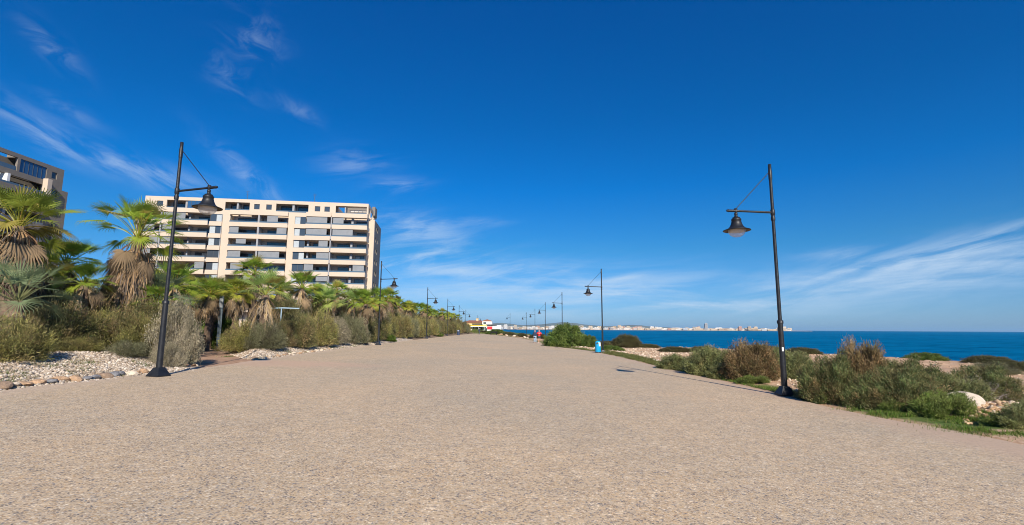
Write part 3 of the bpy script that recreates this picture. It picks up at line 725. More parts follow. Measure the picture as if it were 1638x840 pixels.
# near left
for kind, px, Y, r, h, lab in [
    ('tam', 8, 13.7, 1.1, 1.25, 'golden olive feathery shrub in the bottom left corner by the edging stones'),
    ('tam2', 95, 17.3, 1.5, 1.66, 'dark olive feathery shrub left of the shaggy palm, above the white gravel'),
    ('tam3', 40, 17.7, 1.3, 1.99, 'tall grey green feathery shrub behind the golden shrub at the left edge'),
    ('tam', 160, 18.3, 1.3, 1.52, 'olive shrub in front of the shaggy palm skirt'),
    ('tam2', 205, 18.2, 1.1, 1.47, 'brown olive shrub between the shaggy palm and the nearest left lamp'),
    ('tam', 125, 16.6, .75, .55, 'low golden shrub spilling over the white gravel left of centre of the bank'),
    ('tam3', 208, 16.9, .7, .5, 'low grey green shrub spilling over the white gravel near the left lamp'),
    ('sage', 281, 18.2, .92, 2.3, 'tall pale grey shrub right behind the nearest left lamp'),
    ('sage', 272, 17.2, .6, .9, 'low pale grey shrub at the foot of the nearest left lamp'),
    ('tam', 228, 18.2, .95, 1.4, 'golden olive shrub left of the nearest left lamp'),
    ('tam2', 225, 19.6, 1.4, 2.0, 'dark shrub behind the pale shrubs near the left lamp'),
    ('tam2', 110, 19.2, 1.8, 2.2, 'dark shrub filling the gap left of the shaggy skirt'),
    ('tam3', 140, 20.5, 1.6, 1.9, 'grey green shrub directly behind the shaggy palm trunk'),
    ('leafy', 340, 34.5, 1.7, 2.5, 'dark green leafy shrub behind the path bollard', ),
    ('leafy', 367, 33.0, 1.0, 1.8, 'dark green shrub at the foot of the grey light post'),
    ('leafy', 300, 35.0, 2.4, 2.9, 'dark green leafy shrub at the end of the earth path'),
    ('tam', 392, 26.8, 1.25, 1.70, 'golden olive shrub left of the golden hanging palm leaves'),
    ('tam3', 425, 26.4, 1.05, 1.46, 'grey olive shrub under the golden hanging palm leaves'),
    ('tam2', 472, 30.0, 1.30, 2.04, 'dark brown shrub right of the golden hanging palm leaves'),
    ('tam2', 452, 28.7, 1.00, 1.55, 'dark olive shrub half under the golden hanging palm leaves'),
    ('tam', 508, 33.8, 1.50, 2.33, 'brown olive shrub on the gravel bank below the small pale palm'),
    ('sage', 532, 37.1, 1.40, 2.04, 'pale grey green shrub on the gravel bank'),
    ('tam3', 560, 40.3, 1.60, 2.23, 'grey green shrub above the narrow end of the white gravel'),
    ('tam2', 583, 44.7, 1.50, 2.42, 'dark olive shrub just left of the second left lamp')]:
    bush(kind, X_of(px, Y), Y, r, h, lab, group=G1)
Y = 45.
while Y < 150:
    for row in range(2):
        X = float(xl(Y))-2.1-row*1.9+rnd.uniform(-.3, .3); k = rnd.choice(['tam', 'tam2', 'tam3', 'tam', 'tam2'])
        bush(k, X, Y+row*.9, rnd.uniform(1.4, 1.8), rnd.uniform(2.3, 3.0) if row == 0 else rnd.uniform(3.0, 3.7), 'olive brown feathery shrub in the long hedge-like row under the distant palms', group=G1)
    Y += 2.2*(1+.01*(Y-45))
for k in range(26):
    Y = rnd.uniform(22, 48); X = rnd.uniform(-27, -15.2) if Y < 34 else rnd.uniform(-26, -15)
    if pathd(np.array(X), np.array(Y)) < 2.6: continue
    bush(rnd.choice(['tam2', 'leafy', 'tam3']), X, Y, rnd.uniform(1.6, 2.2), rnd.uniform(2.2, 3.2), 'shrub of the dense undergrowth beneath the palm grove', group='undergrowth shrubs in the palm grove')
for px, Y, r, h, lab in [(626, 51.5, .8, .7, 'small bright green plant at the promenade edge right of the second left lamp'), (700, 86, 1.0, .8, 'small green plant at the foot of the far left hedge row')]:
    bush('leafy', float(xl(Y))-.7, Y, r, h, lab)

# right side shrubs
RD = ((.14, .20, .065), (.22, .20, .08), (.09, .14, .05), (.36, .25, .12), (.17, .24, .07))
big1 = bush_mesh(1, 1, 1, 3000, 26, .24, .0065, .075, RD, 201, .45, .8, lump=.25, crad=.03, twigs=420, colnoise=3, lobes=120, twc=(.26, .2, .14))
big2 = bush_mesh(1, 1, 1, 2300, 26, .24, .0065, .07, ((.29, .185, .085), (.18, .15, .065), (.35, .22, .11), (.13, .15, .06)), 202, .65, .8, lump=.25, crad=.03, twigs=420, colnoise=3, lobes=110, twc=(.3, .2, .14))
weed = bush_mesh(1, 1, 1, 700, 22, .28, .008, .10, ((.13, .22, .03), (.22, .25, .07), (.09, .16, .03)), 205, .35, 1.4, lump=.2, crad=.03, twigs=20, lobes=30)
big3 = bush_mesh(1, 1, 1, 2000, 26, .26, .007, .08, ((.25, .25, .09), (.17, .20, .08), (.31, .27, .12)), 203, .5, .9, lump=.25, crad=.03, twigs=300, lobes=100)
grey = bush_mesh(1, 1, 1, 500, 8, .25, .003, .10, ((.34, .29, .26), (.25, .21, .19)), 204, .7, .3, lump=.2, twigs=1100, twc=(.36, .31, .28))
for mesh, x, y, r, ry, h, lab in [
    (big3, 8.95, 24.9, 1.15, 1.3, .78, 'low grey green shrub, first of the right-hand shrubs after the bare sandy ground'),
    (big3, 9.35, 21.8, 1.25, 1.2, 1.25, 'olive shrub left of the rusty brown shrub on the right side'),
    (big2, 9.95, 19.5, 1.15, 1.1, 1.55, 'rusty brown dry shrub left of the nearest right lamp'),
    (big3, 11.6, 20.2, 1.2, 1.2, 1.2, 'olive shrub behind the nearest right lamp'),
    (big1, 9.35, 13.95, .95, .95, 1.28, 'dark green shrub touching the foot of the nearest right lamp'),
    (big2, 10.45, 14.2, .78, .8, 1.72, 'tall brown tipped shrub, the highest of the clump on the right'),
    (big1, 10.2, 12.75, 1.1, 1.0, 1.08, 'dark green shrub leaning over the promenade edge in the right foreground'),
    (big1, 11.9, 14.0, 1.1, 1.1, .98, 'dark olive shrub right of the tallest brown tipped one'),
    (weed, 10.3, 11.55, .8, .6, .62, 'light green grassy shrub in front of the dark right foreground shrubs'),
    (big3, 13.4, 16.6, 1.5, 1.2, 1.0, 'olive shrub behind the grey leafless tangle'),
    (big1, 9.75, 12.95, .85, .8, .8, 'low dark shrub at the promenade edge between the lamp foot and the foreground shrubs'),
    (big1, 11.0, 13.5, 1.0, .9, 1.15, 'dark green shrub in front of the tallest brown tipped one'),
    (big3, 12.6, 13.6, .9, .8, .85, 'olive shrub between the dark clump and the grey leafless tangle'),
    (big3, 9.2, 20.3, .8, .8, .6, 'low olive shrub at the promenade edge before the rusty brown one'),
    (weed, 10.9, 12.0, .6, .5, .55, 'bright green leafy weeds just left of the white boulder'),
    (weed, 9.7, 12.1, .5, .45, .4, 'low bright green weeds under the dark shrub leaning over the promenade'),
    (weed, 10.6, 10.35, .6, .4, .3, 'flat bright green weeds at the bottom right promenade edge'),
    (weed, 9.35, 18.3, .7, .6, .35, 'low green weeds at the foot of the rusty brown shrub'),
    (grey, 12.7, 14.2, 1.25, .9, .85, 'grey leafless tangle of twigs behind the white boulder'),
    (grey, 14.2, 14.9, 1.2, .9, .8, 'grey leafless tangle right of the first one, against the olive shrub'),
    (big1, 15.3, 15.6, 1.3, 1.1, 1.05, 'dark green shrub at the right end of the clump on the stony ground'),
    (big3, 11.0, 10.1, .8, .6, .62, 'coarse green shrub in the bottom right corner of the photo')]:
    bush(None, x, y, r, h, lab, ry=ry, mesh=mesh, group='shrubs on the seaward side')
for kind, x, y, r, ry, h, lab in [
    ('green', 7.1, 54.2, 2.75, 2.2, 2.6, 'large dense green domed bush beside the two walkers'),
    ('green', 9.4, 52.8, 1.2, 1.2, 1.3, 'green bush at the right foot of the large domed bush'),
    ('dark', 14.6, 57.5, 1.85, 1.7, 1.5, 'dark domed shrub alone on the shore right of the litter bin'),
    ('dark', 11.4, 56.5, 1.5, 1.4, .75, 'low brown green shrub between the litter bin and the dark dome'),
    ('dark', 12.8, 58.5, 1.3, 1.4, .7, 'low brown green shrub touching the left of the dark dome'),
    ('dark', 17.2, 58.0, 1.6, 1.4, .5, 'flat shrub right of the dark dome'),
    ('dark', 17.8, 50.5, 1.8, 1.4, .62, 'flat dark shrub at the shore edge above the sandy ground'),
    ('dark', 20.3, 49.5, 1.9, 1.4, .7, 'flat dark shrub at the shore edge, left of the rusty brown shrub'),
    ('dark', 24.5, 46.5, 2.2, 1.5, .8, 'dark low shrub at the water edge left of the nearest right lamp'),
    ('dark', 28.3, 46, 1.8, 1.5, .75, 'dark low shrub at the water edge right of the nearest right lamp'),
    ('green', 33.5, 38.5, 1.8, 1.3, .65, 'flat green shrub at the water edge above the right foreground clump'),
    ('dark', 35.5, 35.5, 1.6, 1.3, .6, 'flat dark shrub at the water edge near the right side of the photo'),
    ('dark', 33.8, 32.8, 1.0, 1.0, .5, 'small dark shrub on the bare shore near the right edge'),
    ('dark', 31.0, 28.5, 1.5, 1.2, .6, 'brownish shrub at the right edge of the photo'),
    ('tam3', 27.3, 27.0, 1.1, 1.2, .6, 'grey green low shrub on the bare shore at the right'),
    ('dark', 7.4, 101, 2.0, 2.0, 1.2, 'dark shrub at the promenade edge left of the walkers'),
    ('dark', 4.6, 112, 1.4, 1.4, .9, 'small dark shrub on the far pale shore'),
    ('green', -1.6, 143, 3.4, 2.0, 1.4, 'green shrub at the far end of the promenade'),
    ('dark', 1.8, 139, 2.5, 2.0, 1.1, 'dark shrub at the far end of the promenade, nearest the sea'),
    ('dark', -6.2, 164, 3.5, 2.0, .9, 'low hedge-like shrub in front of the restaurant'),
    ('green', 10.0, 45.5, 1.5, 1.1, .5, 'flat green shrub between the domed bush and the litter bin')]:
    bush(kind, x, y, r, h, lab, ry=ry, group='shrubs on the seaward side')

# grass and weeds: nobody could count it
def grass(name, label, regions, n, hgt, pal, w=.006, seed=1):
    rg = np.random.RandomState(seed); Vs = []; Cs = []
    for (fx, k) in regions:
        P = fx(rg, k); z = height(P[:, 0], P[:, 1])
        nn = fbm(P[:, 0]*1.6, P[:, 1]*1.6, 3, 41)
        keep = nn > -.06; P = P[keep]; z = z[keep]
        m_ = len(P); d = rg.normal(0, .5, (m_, 3)); d[:, 2] = 1; d /= np.linalg.norm(d, axis=1)[:, None]
        h = hgt*rg.uniform(.4, 1.3, m_)[:, None]; a = rg.uniform(0, 6.28, m_); s = np.stack([np.cos(a), np.sin(a), 0*a], 1)*w
        b = np.column_stack([P, z-.01]); V = np.stack([b-s, b+s, b+d*h*.6+s*.6, b+d*h], 1).reshape(-1, 3); Vs.append(V)
        c = np.array(pal)[rg.randint(len(pal), size=m_)]*rg.uniform(.7, 1.3, (m_, 1)); Cs.append(np.repeat(c, 4, 0))
    V = np.vstack(Vs); C = np.vstack(Cs)
    o = link_mesh(name, np_mesh(name, V, np.arange(len(V)).reshape(-1, 4), C), M['leaf']); tag(o, label, 'grass', kind='stuff')
def edge_band(y0, y1, d0, d1):
    def f(rg, k):
        y = rg.uniform(y0, y1, k); x = xr(y)+rg.uniform(d0, d1, k)**1.0; return np.column_stack([x, y])
    return f
def blob(cx, cy, sx, sy):
    def f(rg, k): return np.column_stack([rg.normal(cx, sx, k), rg.normal(cy, sy, k)])
    return f
GP = ((.10, .19, .02), (.14, .24, .03), (.07, .13, .02), (.2, .2, .06))
grass('grass', 'bright green grass and weeds along the seaward edge of the promenade',
      [(edge_band(15, 27, .25, 1.1), 26000), (blob(9.75, 11.9, .55, .45), 12000), (blob(10.6, 11.1, .5, .4), 7000), (blob(10.2, 10.0, .6, .3), 9000), (blob(11.0, 9.6, .5, .4), 6000)], 0, .10, GP, .006)
grass('grass', 'thin dry green grass strip between the bare ground and the promenade near the litter bin', [(edge_band(27, 46, .2, 1.6), 22000), (edge_band(46, 60, .1, .8), 6000)], 0, .14, ((.14, .15, .04), (.2, .18, .07), (.10, .13, .03)), .01, 2)
def lefttufts(rg, k):
    c = 60; cy = np.concatenate([rg.uniform(11, 17, 16), rg.uniform(22, 45, c-16)]); cx = xl(cy)-rg.uniform(.1, 2.6, c)**1; i = rg.randint(c, size=k)
    return np.column_stack([cx[i]+rg.normal(0, .13, k), cy[i]+rg.normal(0, .16, k)])
grass('grass', 'small green weed tufts scattered in the white gravel', [(lefttufts, 9000)], 0, .10, ((.12, .17, .04), (.2, .18, .08), (.08, .12, .03)), .007, 3)
def farband(rg, k): y = rg.uniform(150, 200, k); return np.column_stack([rg.uniform(-14, 2, k), y])
grass('grass', 'green lawn strip in front of the restaurant', [(farband, 16000)], 0, .4, ((.13, .19, .03), (.2, .2, .06)), .05, 4)

# ------------------------------------------------------------------ stones
def rockmesh(seed, sub=2, rough=.22, flat=.65):
    b = bmesh.new(); bmesh.ops.create_icosphere(b, subdivisions=sub, radius=1)
    rg = np.random.RandomState(seed); pl = rg.normal(size=(9, 3)); pl /= np.linalg.norm(pl, axis=1)[:, None]; dd = rg.uniform(.55, .9, 9)
    for v in b.verts:
        p = np.array(v.co)
        for n_, d_ in zip(pl, dd):
            k = p@n_-d_
            if k > 0: p = p-n_*k*.92
        p *= 1+rg.uniform(-rough, rough)*.15; p[2] *= flat; v.co = p
    me = bpy.data.meshes.new('rock'); b.to_mesh(me); b.free(); return me
RM = {'tan': simple('rock_tan', (.46, .30, .18), .9, noise=.45, nscale=3, bump=.8, bscale=9), 'grey': simple('rock_grey', (.20, .20, .21), .9, noise=.4, nscale=3, bump=.8, bscale=9),
      'cream': simple('rock_cream', (.62, .52, .40), .9, noise=.3, nscale=2, bump=.8, bscale=9), 'brown': simple('rock_brown', (.27, .19, .13), .9, noise=.4, nscale=3, bump=.8, bscale=9)}
rockm = {}
for ci, cn in enumerate(RM):
    for s in range(3):
        me = rockmesh(ci*10+s); me.materials.append(RM[cn]); rockm[cn, s] = me
def rock(col, x, y, r, label, group=None, z=None, h=None, rz=None, me=None, name='rock'):
    o = bpy.data.objects.new(name, me or rockm[col, rnd.randrange(3)]); COL.objects.link(o)
    o.location = (x, y, (hz(x, y) if z is None else z)+r*.22); o.scale = (r*rnd.uniform(.9, 1.35), r*rnd.uniform(.8, 1.1), h or r*rnd.uniform(.7, 1.1))
    o.rotation_euler = (rnd.uniform(-.3, .3), rnd.uniform(-.3, .3), rnd.uniform(0, 6.28) if rz is None else rz)
    tag(o, label, 'rock', group); return o
seq = ['tan', 'brown', 'cream', 'tan', 'tan', 'grey', 'tan', 'tan', 'grey', 'grey', 'brown', 'grey', 'grey', 'cream', 'tan', 'tan', 'cream', 'brown', 'grey']
y = 11.3
for k, c in enumerate(seq):
    x = float(xl(y))-.28+rnd.uniform(-.06, .06)
    rock(c, x, y, rnd.uniform(.13, .19), '%s edging stone between white gravel and promenade, left of the nearest lamp' % {'tan': 'sandy orange', 'grey': 'dark grey', 'cream': 'cream', 'brown': 'brown'}[c], 'edging stones of the gravel bed')
    y += rnd.uniform(.22, .32)
for k in range(34):
    y = 17.2+k*.16 if k < 8 else 22.5+(k-8)*.42+rnd.uniform(-.1, .1)
    if k < 8: x = float(xl(y))-.45-rnd.uniform(0, .4)
    else: x = float(xl(y))-.15-rnd.uniform(0, .25)
    c = rnd.choice(['tan', 'cream', 'cream', 'tan', 'brown']) if k >= 8 else rnd.choice(['cream', 'grey', 'tan'])
    rock(c, x, y, rnd.uniform(.08, .15), '%s stone on the rim of the gravel bank beyond the nearest left lamp' % {'tan': 'sandy orange', 'grey': 'dark grey', 'cream': 'cream', 'brown': 'brown'}[c], 'rim stones of the gravel bank')
bw = rockmesh(77, 3); bw.materials.append(simple('rock_white', (.52, .44, .34), .85, noise=.2, nscale=2, bump=.6, bscale=7))
o = rock(None, 11.45, 12.15, .5, 'large white boulder lying at the right between the shrubs and the rubble', me=bw, h=.42, rz=.4, name='boulder')
o.location.z = hz(11.45, 12.15)+.12; o.scale = (.52, .4, .34)
bd = rockmesh(78, 3); bd.materials.append(RM['grey'])
o = rock(None, 11.0, 12.25, .3, 'dark grey boulder against the left side of the white boulder', me=bd, name='boulder'); o.scale = (.3, .28, .3)
for (x, y, r, l) in [(12.9, 11.6, .28, 'cream boulder at the right edge, beyond the rubble heap'), (13.6, 11.9, .22, 'smaller cream boulder at the far right edge'), (10.65, 12.6, .2, 'small cream stone half under the shrub left of the white boulder')]:
    rock('cream', x, y, r, l, name='boulder')
def scatter(name, label, fx, n, size, cols, seed, kind='stuff', cat='gravel', sub=0, matr=None):
    rg = np.random.RandomState(seed); P = fx(rg, n); z = height(P[:, 0], P[:, 1])
    b = bmesh.new(); bmesh.ops.create_icosphere(b, subdivisions=1, radius=1); bv = np.array([v.co for v in b.verts]); bf = np.array([[v.index for v in f.verts] for f in b.faces]); b.free()
    nb = len(bv); n = len(P)
    s = size*rg.uniform(.5, 1.6, (n, 1, 1))*rg.uniform(.6, 1.2, (n, 1, 3)); s[..., 2] *= .7
    V = bv[None]*(1+rg.uniform(-.3, .3, (n, nb, 1)))*s
    a = rg.uniform(0, 6.28, n); c_, s_ = np.cos(a)[:, None], np.sin(a)[:, None]
    V = np.stack([V[..., 0]*c_-V[..., 1]*s_+P[:, :1], V[..., 0]*s_+V[..., 1]*c_+P[:, 1:2], V[..., 2]+z[:, None]+size*.25], -1).reshape(-1, 3)
    F = (bf[None]+np.arange(n)[:, None, None]*nb).reshape(-1, 3)
    C = np.repeat(np.array(cols)[rg.randint(len(cols), size=n)]*rg.uniform(.75, 1.15, (n, 1)), nb, 0)
    tag(link_mesh(name, np_mesh(name, V, F, C), matr or M['stones']), label, cat, kind=kind)
def stones_mat():
    m, nt, b = mat('stones'); at = N(nt, 'ShaderNodeAttribute', _attribute_name='tint'); L(nt, at.outputs['Color'], b.inputs['Base Color']); b.inputs['Roughness'].default_value = .9; b.inputs['Specular IOR Level'].default_value = .2; return m
M['stones'] = stones_mat()
def fg(rg, k):
    y = np.concatenate([rg.uniform(10, 17.3, k//2), rg.uniform(22, 45, k-k//2)]); d = rg.uniform(-.02, 3.4, k)
    d = np.where(rg.rand(k) < .12, -np.abs(rg.normal(0, .12, k)), d)
    x = xl(y)-d; return np.column_stack([x, y])[pathd(x, y) > 1.2]
scatter('gravel', 'white crushed stone gravel covering the bank on the left', fg, 26000, .035, ((.52, .44, .35), (.63, .55, .46), (.42, .33, .24), (.30, .24, .18)), 5)
def fr(rg, k): x = rg.normal(12.2, .75, k); y = rg.normal(11.5, .7, k); return np.column_stack([x, y])[x > xr(y)+.8]
scatter('rubble', 'heap of broken sandy orange stones right of the white boulder', fr, 900, .055, ((.60, .42, .26), (.5, .32, .18), (.7, .55, .4), (.36, .22, .13)), 6, cat='rubble')
def fs(rg, k):
    y = rg.uniform(9, 60, k); x = xr(y)+np.where(y < 14, 2.6, 1.3)+rg.exponential(9, k); return np.column_stack([x, y])[x < xs(y)-1]
scatter('shore_stones', 'loose stones strewn over the bare sandy shore', fs, 9000, .05, ((.62, .5, .36), (.7, .6, .47), (.42, .3, .2), (.5, .4, .3)), 7, cat='stones')
def fs2(rg, k):
    y = rg.uniform(27, 52, k); x = xr(y)+1.5+rg.uniform(0, 7, k); return np.column_stack([x, y])
scatter('shore_stones', 'pale stones on the bare ground right of the litter bin', fs2, 700, .075, ((.58, .44, .3), (.66, .54, .4), (.45, .31, .2)), 8, cat='stones')

# ------------------------------------------------------------------ apartment buildings
def wall_grid(mb, u0, u1, z0, z1, holes, y0, y1):
    us = sorted(set([u0, u1]+[min(max(v, u0), u1) for h in holes for v in h[:2]])); zs = sorted(set([z0, z1]+[min(max(v, z0), z1) for h in holes for v in h[2:]]))
    for za, zb in zip(zs[:-1], zs[1:]):
        run = None
        for ua, ub in zip(us[:-1], us[1:]):
            cx, cz = (ua+ub)/2, (za+zb)/2
            inside = any(h[0] < cx < h[1] and h[2] < cz < h[3] for h in holes)
            if not inside:
                run = (run[0], ub) if run else (ua, ub)
            if inside and run: mb.box(run[0], run[1], y0, y1, za, zb); run = None
        if run: mb.box(run[0], run[1], y0, y1, za, zb)
def window(t, u0, u1, z0, z1, y, frame='frame', curtains=False, rg=rnd, yaxis=False):
    """a window set in the plane y: frame with a pane behind it"""
    f = MB(); w = .07
    f.box(u0, u1, y, y+.08, z0, z0+w); f.box(u0, u1, y, y+.08, z1-w, z1); f.box(u0, u0+w, y, y+.08, z0+w, z1-w); f.box(u1-w, u1, y, y+.08, z0+w, z1-w)
    n = max(1, round((u1-u0)/1.3))
    for i in range(1, n): c = u0+(u1-u0)*i/n; f.box(c-w/2, c+w/2, y+.005, y+.075, z0+w, z1-w)
    fo = f.build('window', M[frame], t)
    p = MB(); p.box(u0+w, u1-w, y+.03, y+.045, z0+w, z1-w); p.build('pane', M['glass'], fo)
    if curtains:
        c = MB(); i = rg.randrange(n); a = u0+(u1-u0)*i/n+w; b_ = a+(u1-u0)/n-2*w
        c.box(a, b_, y+.015, y+.027, z0+w, z1-w-.1); c.build('blind', M['curtain'], fo)
    return fo
def main_building():
    t = empty('apartment_building', (-85.0, 114.5, 3.0), math.atan2(5.5, 51.3))
    W = 51.6; P_ = 2.93; zb = [28.5-P_*k for k in range(10)]; D = 16.
    body = MB()
    # top storey front wall with openings (front plane y=0)
    top = [(2.6, 4.0, 30.0, 31.3), (24.5, 25.8, 30.0, 31.3), (27.3, 28.6, 30.0, 31.3), (38.7, 40.0, 30.0, 31.3), (41.0, 42.3, 30.0, 31.3)]
    opn = [(4.8, 15.2, 29.55, 31.6), (17.9, 23.5, 29.55, 31.6), (29.6, 37.2, 29.55, 31.6), (43.7, 51.2, 29.55, 31.6)]
    wall_grid(body, 0, W, zb[0], 32.4, top+opn, 0, .35)
    # core behind the recesses
    body.box(0, 43.7, 2.2, D, zb[0]+1.0, 31.9); body.box(-1.2, W-.35, 2.2, D, 0, zb[0]+.9)
    body.box(0, .35, .35, 2.2, zb[0], 32.4)
    body.box(.35, W-.35, .352, 2.2, 31.7, 32.2)      # roof slab over loggias
    body.box(W-.35, W, .35, 8.0, 31.6, 32.4)         # open frame around the corner terrace
    body.box(W-.35, W, 3.2, 3.6, 29.5, 31.6); body.box(W-.35, W, 7.6, 8.0, 29.5, 31.6)
    body.box(0, W-.352, D-.35, D, 31.9, 32.4)
    # piers
    for a, b_ in ((17.6, 19.3), (32.7, 34.2)): body.box(a, b_, 0.003, 2.2, 0, zb[0])
    # corner wing sunlit pier and side wall
    body.box(W-.35, W+1.0, 4.2, 5.2, 0, 29.3); 
    sideh = []
    for k in range(1, 9): sideh += [(6.6, 7.8, zb[k]+1.25, zb[k]+2.5), (9.2, 10.6, zb[k]+1.25, zb[k]+2.5)]
    tmp = MB(); wall_grid(tmp, 5.2, D, 0, 29.3, sideh, 0, .35)
    side = MB(); side.add([(W+1.0-y_+.0, x_, z_) for x_, y_, z_ in tmp.v], [f[::-1] for f in tmp.f])
    body.build('wall', M['cream'], t)
    so = side.build('side_wall', M['stone_shaded'], t)
    bk = MB(); bk.box(W-.35, W+.55, 5.21, D, 0, 29.2); bk.build('side_recess', M['recess'], so)
    for h in sideh:
        f = MB(); f.box(W+.75, W+.83, h[0], h[1], h[2], h[3]); fo = f.build('window', M['glass'], t)
    pl = MB(); pl.box(W-.6, W+.2, 9.5, 13, 31.6, 34.0); pl.box(44.5, W-1.2, 8.5, 9.2, 29.5, 33.4); pl.build('roof_stair_tower', M['stone_shaded'], t)
    bkr = MB()
    for k in range(1, 10): 
        for a, b_ in ((-1.19, 17.59), (19.31, 32.69), (34.21, W-.36)): bkr.box(a, b_, 2.12, 2.19, zb[k]+1.0, zb[k-1])
    for a, b_ in ((4.7, 15.3), (17.8, 23.6), (29.5, 37.3)): bkr.box(a, b_, 2.1, 2.195, 29.5, 31.69)
    bkr.build('recess_wall', M['recess'], t)
    for h in top: window(t, h[0], h[1], h[2], h[3], .14)
    # top loggias
    bg_ = MB(); bg_.box(9.4, 15.15, .12, .16, 29.56, 31.59); b0 = bg_.build('glazed_screen', M['blueglass'], t)
    fr_ = MB()
    for i in range(8): c = 9.4+5.75*i/7; fr_.box(c-.03, c+.03, .08, .118, 29.56, 31.59)
    fr_.build('glazing_bars', M['frame'], b0)
    for a, b_, s_ in ((8.8, 9.3, 0), (20.4, 20.8, 0), (33.3, 33.8, 0), (23.45, 23.75, 0), (45.8, 46.1, 1)):
        q = MB(); q.box(a, b_, .36, 2.1, 29.55, 31.68); q.build('partition_wall', M['partition'], t)
    for a, b_ in ((5.2, 8.5), (18.3, 20.0), (21.2, 23.2), (30.1, 33.0), (34.2, 36.9)):
        window(t, a, b_, 29.6, 31.5, 2.0)
    r_ = MB(); 
    for a, b_ in ((4.85, 8.75), (17.95, 23.4), (29.65, 37.15), (43.75, 51.15)):
        q = MB(); q.box(a, b_, .1, .13, 29.56, 29.95); q.build('glass_railing', M['railglass'], t)
    q = MB()
    for i in range(5): q.tube((46.6+i*1.0, 3.5, 29.5), (46.6+i*1.0, 3.5, 31.3), .05, n=6)
    q.box(46.4, 50.8, 2.8, 2.9, 31.2, 31.32); q.box(46.4, 50.8, 4.2, 4.3, 31.2, 31.32); q.build('terrace_pergola', M['white'], t)
    # balconies: groups of bays per floor
    groups = [(-1.2, 4.2, -.95), (4.6, 14.7, -.95), (19.3, 32.7, -.55), (37.0, 42.9, -.95), (43.2, W, -.95)]
    for k in range(0, 9):
        z = zb[k]
        for gi, (a, b_, y) in enumerate(groups):
            if k == 0 and gi != 99: 
                if gi in (0, 1): a = max(a, 0)
            bd = MB(); bd.box(a, b_, y, y+.18, z, z+1.05); bd.box(a, b_, y+.18, 2.1 if k else .0, z, z+.3)
            if gi in (0,): bd.box(a, a+.18, y+.18, 2.1 if k else 0, z+.3, z+1.05)
            if gi == 4: bd.box(b_-.18, b_, y+.18, 3.0 if k else 0, z+.3, z+1.05)
            bo = bd.build('balcony', M['cream'], t)
            if k:
                q = MB(); q.box(a+.05, b_-.05, y+.06, y+.085, z+1.05, z+1.38); q.build('glass_railing', M['railglass'], bo)
        # window bays with a cream sill band
        for a, b_ in ((14.8, 17.6), (34.2, 36.95)):
            if k == 0: continue
            zt = zb[k-1]
            bd = MB(); bd.box(a, b_, -.4, .1, z-.0, z+1.05); bd.box(a, b_, .1, 2.1, z, z+.3); bd.build('sill_band', M['cream'], t)
            if rnd.random() < .8: window(t, a+.05, b_-.05, z+1.06, zt-.01, -.1, curtains=rnd.random() < .7)
            else:
                q = MB(); q.box(a+.05, b_-.05, -.1, -.06, z+1.06, zt-.01); q.build('screen_panel', M['screen'], t)
        if k == 0: continue
        zt = zb[k-1]
        for a, b_, yf in ((4.25, 4.55, -.9), (25.8, 26.2, -.5), (42.92, 43.18, -.97), (17.42, 17.59, -.2), (-1.19, -.9, -.5)):
            q = MB(); q.box(a, b_, yf, 2.1, z+.31, zt-.003); q.build('partition_wall', M['partition'], t)
        for ca, cb, cy in ((47.6, 48.1, .2), (37.3, 37.7, .3), (9.9, 10.2, .4)): q = MB(); q.box(ca, cb, cy, 2.1, z+.31, zt-.003); q.build('column', M['partition'], t)
        # doors at the back of each recess
        for a, b_ in ((.2, 3.2), (5.4, 8.8), (11.0, 14.2), (20.2, 24.6), (27.4, 31.6), (38.4, 42.0), (44.2, 47.0), (48.6, 51.0)):
            a += rnd.uniform(-.3, .3); b_ += rnd.uniform(-.3, .3)
            window(t, a, min(b_, 51.1), z+.32, zt-.35, 2.0, curtains=rnd.random() < .25)
        # roller screens hanging at the balcony front
        for a, b_, yf in ((-.8, 4.1, -.85), (4.8, 14.6, -.85), (19.5, 25.6, -.45), (26.4, 32.5, -.45), (37.2, 42.8, -.85), (43.4, 51.3, -.85)):
            if rnd.random() < .78:
                w = rnd.uniform(2.0, 2.9); s = rnd.choice([a, b_-w, a+(b_-a-w)*rnd.random()])
                q = MB(); q.box(s, s+w, yf+.1, yf+.13, z+1.06 if rnd.random() < .8 else z+1.7, zt-.01)
                if rnd.random() < .12: q = MB(); q.box(a, min(b_, a+4.8), yf+.1, yf+.13, z+1.06, zt-.01)
                q.build('screen_panel', M['screen'], t)
    ant = []
    for x_ in (20.0, 36.6):
        q = MB(); q.tube((x_, 7, 31.9), (x_, 7, 36.4), .05, n=6)
        for j in range(4): q.tube((x_-.5+.1*j, 7, 36.2-.35*j), (x_+.5-.1*j, 7, 36.2-.35*j), .02, n=5)
        q.build('antenna', M['frame'], t)
    tag(t, 'long cream apartment block with rows of balconies, rising above the palms', 'building')
main_building()
